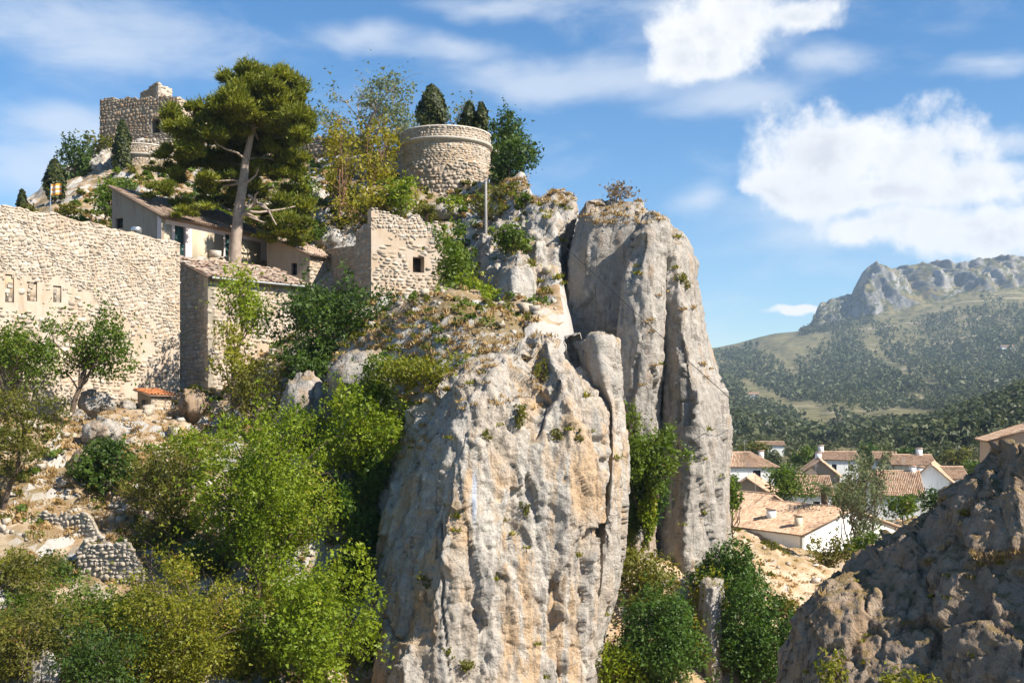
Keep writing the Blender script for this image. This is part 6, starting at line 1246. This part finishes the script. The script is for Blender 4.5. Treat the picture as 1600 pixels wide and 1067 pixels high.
# ------------------------------------------------------------------ ground cover nobody could count
def bulk_scatter(name, n, xr, yr, zf, leaf, seed, size, nl, label, mask=None):
    r = np.random.default_rng(seed); x = r.uniform(*xr, n); y = r.uniform(*yr, n); z = zf(x[None], y[None])[0]
    px = CX + F * x / y; k = (px > -150) & (px < 1750)
    if mask is not None: k &= mask(x, y, z)
    x, y, z = x[k], y[k], z[k]; n = len(x); s = size * r.uniform(0.5, 1.5, n)
    i = np.repeat(np.arange(n), nl); v = r.normal(size=(len(i), 3)); v /= np.linalg.norm(v, axis=1)[:, None]; v[:, 2] = np.abs(v[:, 2])
    p = np.stack([x, y, z], -1)[i] + v * (s[i] * (0.4 + 0.6 * r.random(len(i))))[:, None] * np.array([1, 1, 0.75])
    nm = v * 0.6 + r.normal(size=v.shape) * 0.5; nm /= np.linalg.norm(nm, axis=1)[:, None]
    V, Q, T = leaf_quads(p, nm, 0.0029 * p[:, 1], 1.5, r, np.clip(0.5 * r.random(n)[i] + 0.5 * r.random(len(i)), 0, 1))
    o = link(name, make_mesh(name, V, Q, T, False, [MT[leaf]]), None, 'stuff'); tag(o, label, 'scrub')
hz = lambda x, y: hill_z(x, y)
okh = lambda x, y, z: (x < hill_xlim(y) - 0.3) & ~((y > 70) & (y < 92) & (x < -13) & (z < 12.5) & (z > 8.5)) & ~((np.abs(x + 24) < 4) & (y > 62) & (y < 70))
bulk_scatter('green_scrub', 900, (-45, 3), (38, 130), hz, 'L_green', 402, 0.55, 46, 'low green scrub over the rocky hillside', okh)
bulk_scatter('olive_scrub', 1500, (-45, 3), (38, 130), hz, 'L_olive', 403, 0.42, 40, 'dull olive scrub and herbs over the rocky hillside', okh)
bulk_scatter('dry_herbs', 2200, (-45, 3), (38, 120), hz, 'L_grass', 404, 0.28, 26, 'sun-bleached herbs over the terraces', okh)
bulk_scatter('gorge_scrub', 260, (5, 45), (52, 125), lambda x, y: gorge_z(x, y), 'L_olive', 405, 0.4, 34, 'low scrub on the dry slope and in the gorge', lambda x, y, z: ~((x > 22) & (y > 82) & (x < 27.5) & (y < 110)) & ~((x > 26) & (y > 104)))
def loose_stones(name, n, xr, yr, zf, mat, seed, smin, smax, label, mask=None):
    r = np.random.default_rng(seed); x = r.uniform(*xr, n); y = r.uniform(*yr, n); z = zf(x[None], y[None])[0]
    if mask is not None: k = mask(x, y, z); x, y, z = x[k], y[k], z[k]; n = len(x)
    s = smin * (smax / smin) ** (r.random(n) ** 2.2)
    B = np.array([(-1, -1, -1), (1, -1, -1), (1, 1, -1), (-1, 1, -1), (-1, -1, 1), (1, -1, 1), (1, 1, 1), (-1, 1, 1)], float) * 0.62
    V = (B[None] * r.uniform(0.6, 1.25, (n, 1, 3)) + r.normal(0, 0.2, (n, 8, 3))) * s[:, None, None]
    a = r.random(n) * 6.28; ca, sa = np.cos(a)[:, None], np.sin(a)[:, None]
    V = np.stack([V[..., 0] * ca - V[..., 1] * sa, V[..., 0] * sa + V[..., 1] * ca, V[..., 2] * 0.8], -1) + np.stack([x, y, z + s * 0.15], -1)[:, None]
    qs = np.array([(3, 2, 1, 0), (4, 5, 6, 7), (0, 1, 5, 4), (1, 2, 6, 5), (2, 3, 7, 6), (3, 0, 4, 7)])
    o = link(name, make_mesh(name, V.reshape(-1, 3), (qs[None] + (np.arange(n) * 8)[:, None, None]).reshape(-1, 4), np.repeat(r.random(n), 6), False, [MT[mat]]), None, 'stuff'); tag(o, label, 'stones')
loose_stones('loose_stones', 5200, (-40, 3), (40, 110), hz, 'drystone', 411, 0.06, 0.5, 'loose limestone rubble over the hillside', lambda x, y, z: x < hill_xlim(y) - 0.3)
loose_stones('slope_stones', 900, (5, 45), (55, 115), lambda x, y: gorge_z(x, y), 'drystone', 412, 0.05, 0.4, 'loose stones on the dry slope by the village', lambda x, y, z: ~((x > 26) & (y > 104)))

# ------------------------------------------------------------------ far woods
def woods(name, n, pr, dr, hr, nl, seed, label, dens=None):
    r = np.random.default_rng(seed); px = r.uniform(*pr, n); d = np.exp(r.uniform(np.log(dr[0]), np.log(dr[1]), n)); b = far_pt(px, d)
    nz_ = fbm(np.stack([b[:, 0] / (25 + 0.05 * d), d / (40 + 0.14 * d), 0 * d], -1), 3, seed)
    k = nz_ + r.uniform(-0.2, 0.2, n) > (0.0 if dens is None else dens(px, d)); b = b[k]; d = d[k]; n = len(b)
    h = r.uniform(*hr, n); i = np.repeat(np.arange(n), nl); v = r.normal(size=(len(i), 3)); v /= np.linalg.norm(v, axis=1)[:, None]
    tz = 0.5 + 0.5 * v[:, 2]; wd = np.where(tz > 0.5, 1 - 0.7 * (tz - 0.5) * 2, 0.8)
    p = b[i] + np.stack([v[:, 0] * h[i] * 0.36 * wd, v[:, 1] * h[i] * 0.36 * wd, h[i] * (0.15 + 0.85 * tz)], -1)
    nm = v * 0.8 + r.normal(size=v.shape) * 0.35 + np.array([0, 0, 0.2]); nm /= np.linalg.norm(nm, axis=1)[:, None]
    V, Q, T = leaf_quads(p, nm, h[i] * (1.15 / math.sqrt(nl)), 1.3, r, np.clip(0.65 * r.random(n)[i] + 0.35 * r.random(len(i)), 0, 1))
    o = link(name, make_mesh(name, V, Q, T, False, [MT['L_far']]), None, 'stuff'); tag(o, label, 'woods')
woods('pine_wood', 4200, (1330, 1760), (330, 640), (4, 8), 34, 501, 'dark pine wood on the near hill beyond the village', lambda p, d: np.where(p > 1380 + (620 - d) * 0.15, -0.5, 0.1))
woods('valley_trees', 1500, (1050, 1700), (230, 560), (2, 4.5), 44, 502, 'orchards and hedgerow trees on the valley floor', lambda p, d: 0.12 + 0 * p)
woods('hill_wood', 13000, (1040, 1720), (520, 1250), (4, 8), 14, 503, 'pine woods over the middle hillside', lambda p, d: -0.02 + 0 * p)
woods('slope_wood', 16000, (1040, 1720), (1250, 2500), (5, 11), 9, 504, 'patchy pine woods high on the slope under the cliffs', lambda p, d: 0.0 + 0 * p)
woods('cliff_scrub', 2600, (1250, 1720), (2500, 2760), (6, 12), 10, 505, 'scrub climbing to the foot of the mountain cliffs', lambda p, d: -0.05 + 0 * p)
for px, lab in ((1166, 'leftmost of three lone pines on the far green skyline'), (1174, 'middle one of three lone pines on the far green skyline'), (1183, 'lone far skyline pine nearest the cliffs, of three')):
    r = np.random.default_rng(px); b = far_pt(np.array([float(px)]), np.array([2420.0]))[0]; H = r.uniform(15, 20); e = empty('skyline_pine', tuple(b), lab, 'tree', 'lone pines on the far skyline')
    pos, nm, cc, ti = crown_pts(b + (0, 0, H * 0.65), np.array([5, 5, H * 0.36]), 8, 160, r); V, Q, T = leaf_quads(pos, nm, 2.2, 1.4, r, ti); link('crown', make_mesh('crown', V, Q, T, False, [MT['L_far']]), e)
    A = Acc(); A.tube([b - (0, 0, 3), b + (0, 0, H * 0.6)], [0.6, 0.3], 6); link('trunk', A.mesh('trunk', [MT['bark']]), e)

# ------------------------------------------------------------------ people on the castle terraces
def person(label, at, facing, pose, top, legs, hair):
    r = np.random.default_rng(1); H = 1.7
    J = {'pelvis': (0, 0, 0.92), 'chest': (0, 0.0, 1.28), 'neck': (0, 0.0, 1.45), 'head': (0, 0.02, 1.56), 'crown': (0, 0.02, 1.70)}
    lean = {'lean': 0.35, 'stand': 0.0, 'bend': 0.6}[pose]
    def L(p): x, y, z = p; dz = max(0, z - 0.92); return (x, y + dz * math.sin(lean), 0.92 + dz * math.cos(lean) if z > 0.92 else z)
    verts = []; edges = []; rad = []
    def v(p, q): verts.append(L(p)); rad.append(q); return len(verts) - 1
    pe = v((0, 0, 0.92), 0.145); wa = v((0, 0, 1.08), 0.125); ch = v((0, 0.01, 1.3), 0.15); nk = v((0, 0.02, 1.46), 0.055); hd = v((0, 0.035, 1.56), 0.088); cr = v((0, 0.03, 1.67), 0.075)
    edges += [(pe, wa), (wa, ch), (ch, nk), (nk, hd), (hd, cr)]; ns = v((0, 0.12, 1.555), 0.02); edges.append((hd, ns))
    for s in (-1, 1):
        sh = v((s * 0.19, 0, 1.38), 0.055); el = v((s * 0.25, 0.08, 1.12), 0.043); wr = v((s * 0.2, 0.3, 1.02), 0.03); hn = v((s * 0.18, 0.38, 1.0), 0.034); edges += [(ch, sh), (sh, el), (el, wr), (wr, hn)]
        for k, dx in enumerate((-0.03, -0.01, 0.01, 0.03)): fi = v((s * 0.18 + dx, 0.46 - 0.01 * abs(k - 1), 0.99), 0.008); edges.append((hn, fi))
        th = v((s * 0.18 - s * 0.05, 0.4, 1.02), 0.009); edges.append((hn, th))
        hp = v((s * 0.1, 0, 0.86), 0.088); kn = v((s * 0.11, 0.02, 0.48), 0.06); an = v((s * 0.11, 0, 0.09), 0.042); to = v((s * 0.12, 0.15, 0.04), 0.04); edges += [(pe, hp), (hp, kn), (kn, an), (an, to)]
    me = bpy.data.meshes.new('person'); me.from_pydata(verts, edges, []); o = bpy.data.objects.new('person_tmp', me); COL.objects.link(o)
    o.modifiers.new('skin', 'SKIN'); sd = o.modifiers.new('sub', 'SUBSURF'); sd.levels = 1; sd.render_levels = 1
    for i, sv in enumerate(me.skin_vertices[0].data): sv.radius = (rad[i], rad[i]); sv.use_root = (i == 0)
    dg = bpy.context.evaluated_depsgraph_get(); m2 = bpy.data.meshes.new_from_object(o.evaluated_get(dg)); bpy.data.objects.remove(o)
    for m_ in (top, legs, hair, (0.42, 0.25, 0.17)): m2.materials.append(plain_mat('cloth_or_skin', m_, 0.8, 0, 0.1))
    hz_ = L((0, 0.03, 1.6)); 
    for p in m2.polygons:
        c = p.center; d = math.dist(c, L((0, 0.03, 1.58)))
        p.material_index = (2 if (c[2] > hz_[2] + 0.02 or c[1] < hz_[1] - 0.03) else 3) if d < 0.2 else (1 if c[2] < 0.98 else (3 if math.hypot(c[0], 0) > 0.1 and c[1] > 0.15 + lean * 0.3 and c[2] < 1.25 else 0)); p.use_smooth = True
    b = link('person', m2); b.location = tuple(at); b.rotation_euler = (0, 0, facing); tag(b, label, 'person', 'visitors on the castle terraces')
c = P(226, 0, 127.5)
person('person with dark hair and a blue top leaning on the bastion parapet', (*P(210, 0, 126.3)[:2], 29.0), math.pi, 'lean', (0.05, 0.18, 0.42), (0.03, 0.03, 0.04), (0.02, 0.018, 0.015))
person('person in a pale pink top and dark shorts bending over the bastion parapet', (*P(239, 0, 125.9)[:2], 29.0), math.pi, 'bend', (0.72, 0.5, 0.45), (0.02, 0.02, 0.025), (0.4, 0.28, 0.16))
person('person in a white top standing on the roof of the keep', (*P(212, 0, 136.5)[:2], 37.2), math.pi, 'stand', (0.75, 0.7, 0.7), (0.2, 0.2, 0.25), (0.3, 0.08, 0.05))

# ------------------------------------------------------------------ haze
def haze():
    A = Acc(); A.box((0, 1400, 270), (1, 0, 0), (0, 1, 0), 6000, 3000, 318)
    m, nt, out = new_mat('haze_air'); pv = node(nt, 'ShaderNodeVolumePrincipled', {'Color': (0.62, 0.8, 1.0, 1), 'Density': 0.000095, 'Anisotropy': 0.0})
    nt.links.new(pv.outputs[0], out.inputs['Volume'])
    o = link('haze', A.mesh('haze', [m]), None, 'stuff'); tag(o, 'thin blue haze filling the valley air', 'haze')
haze()
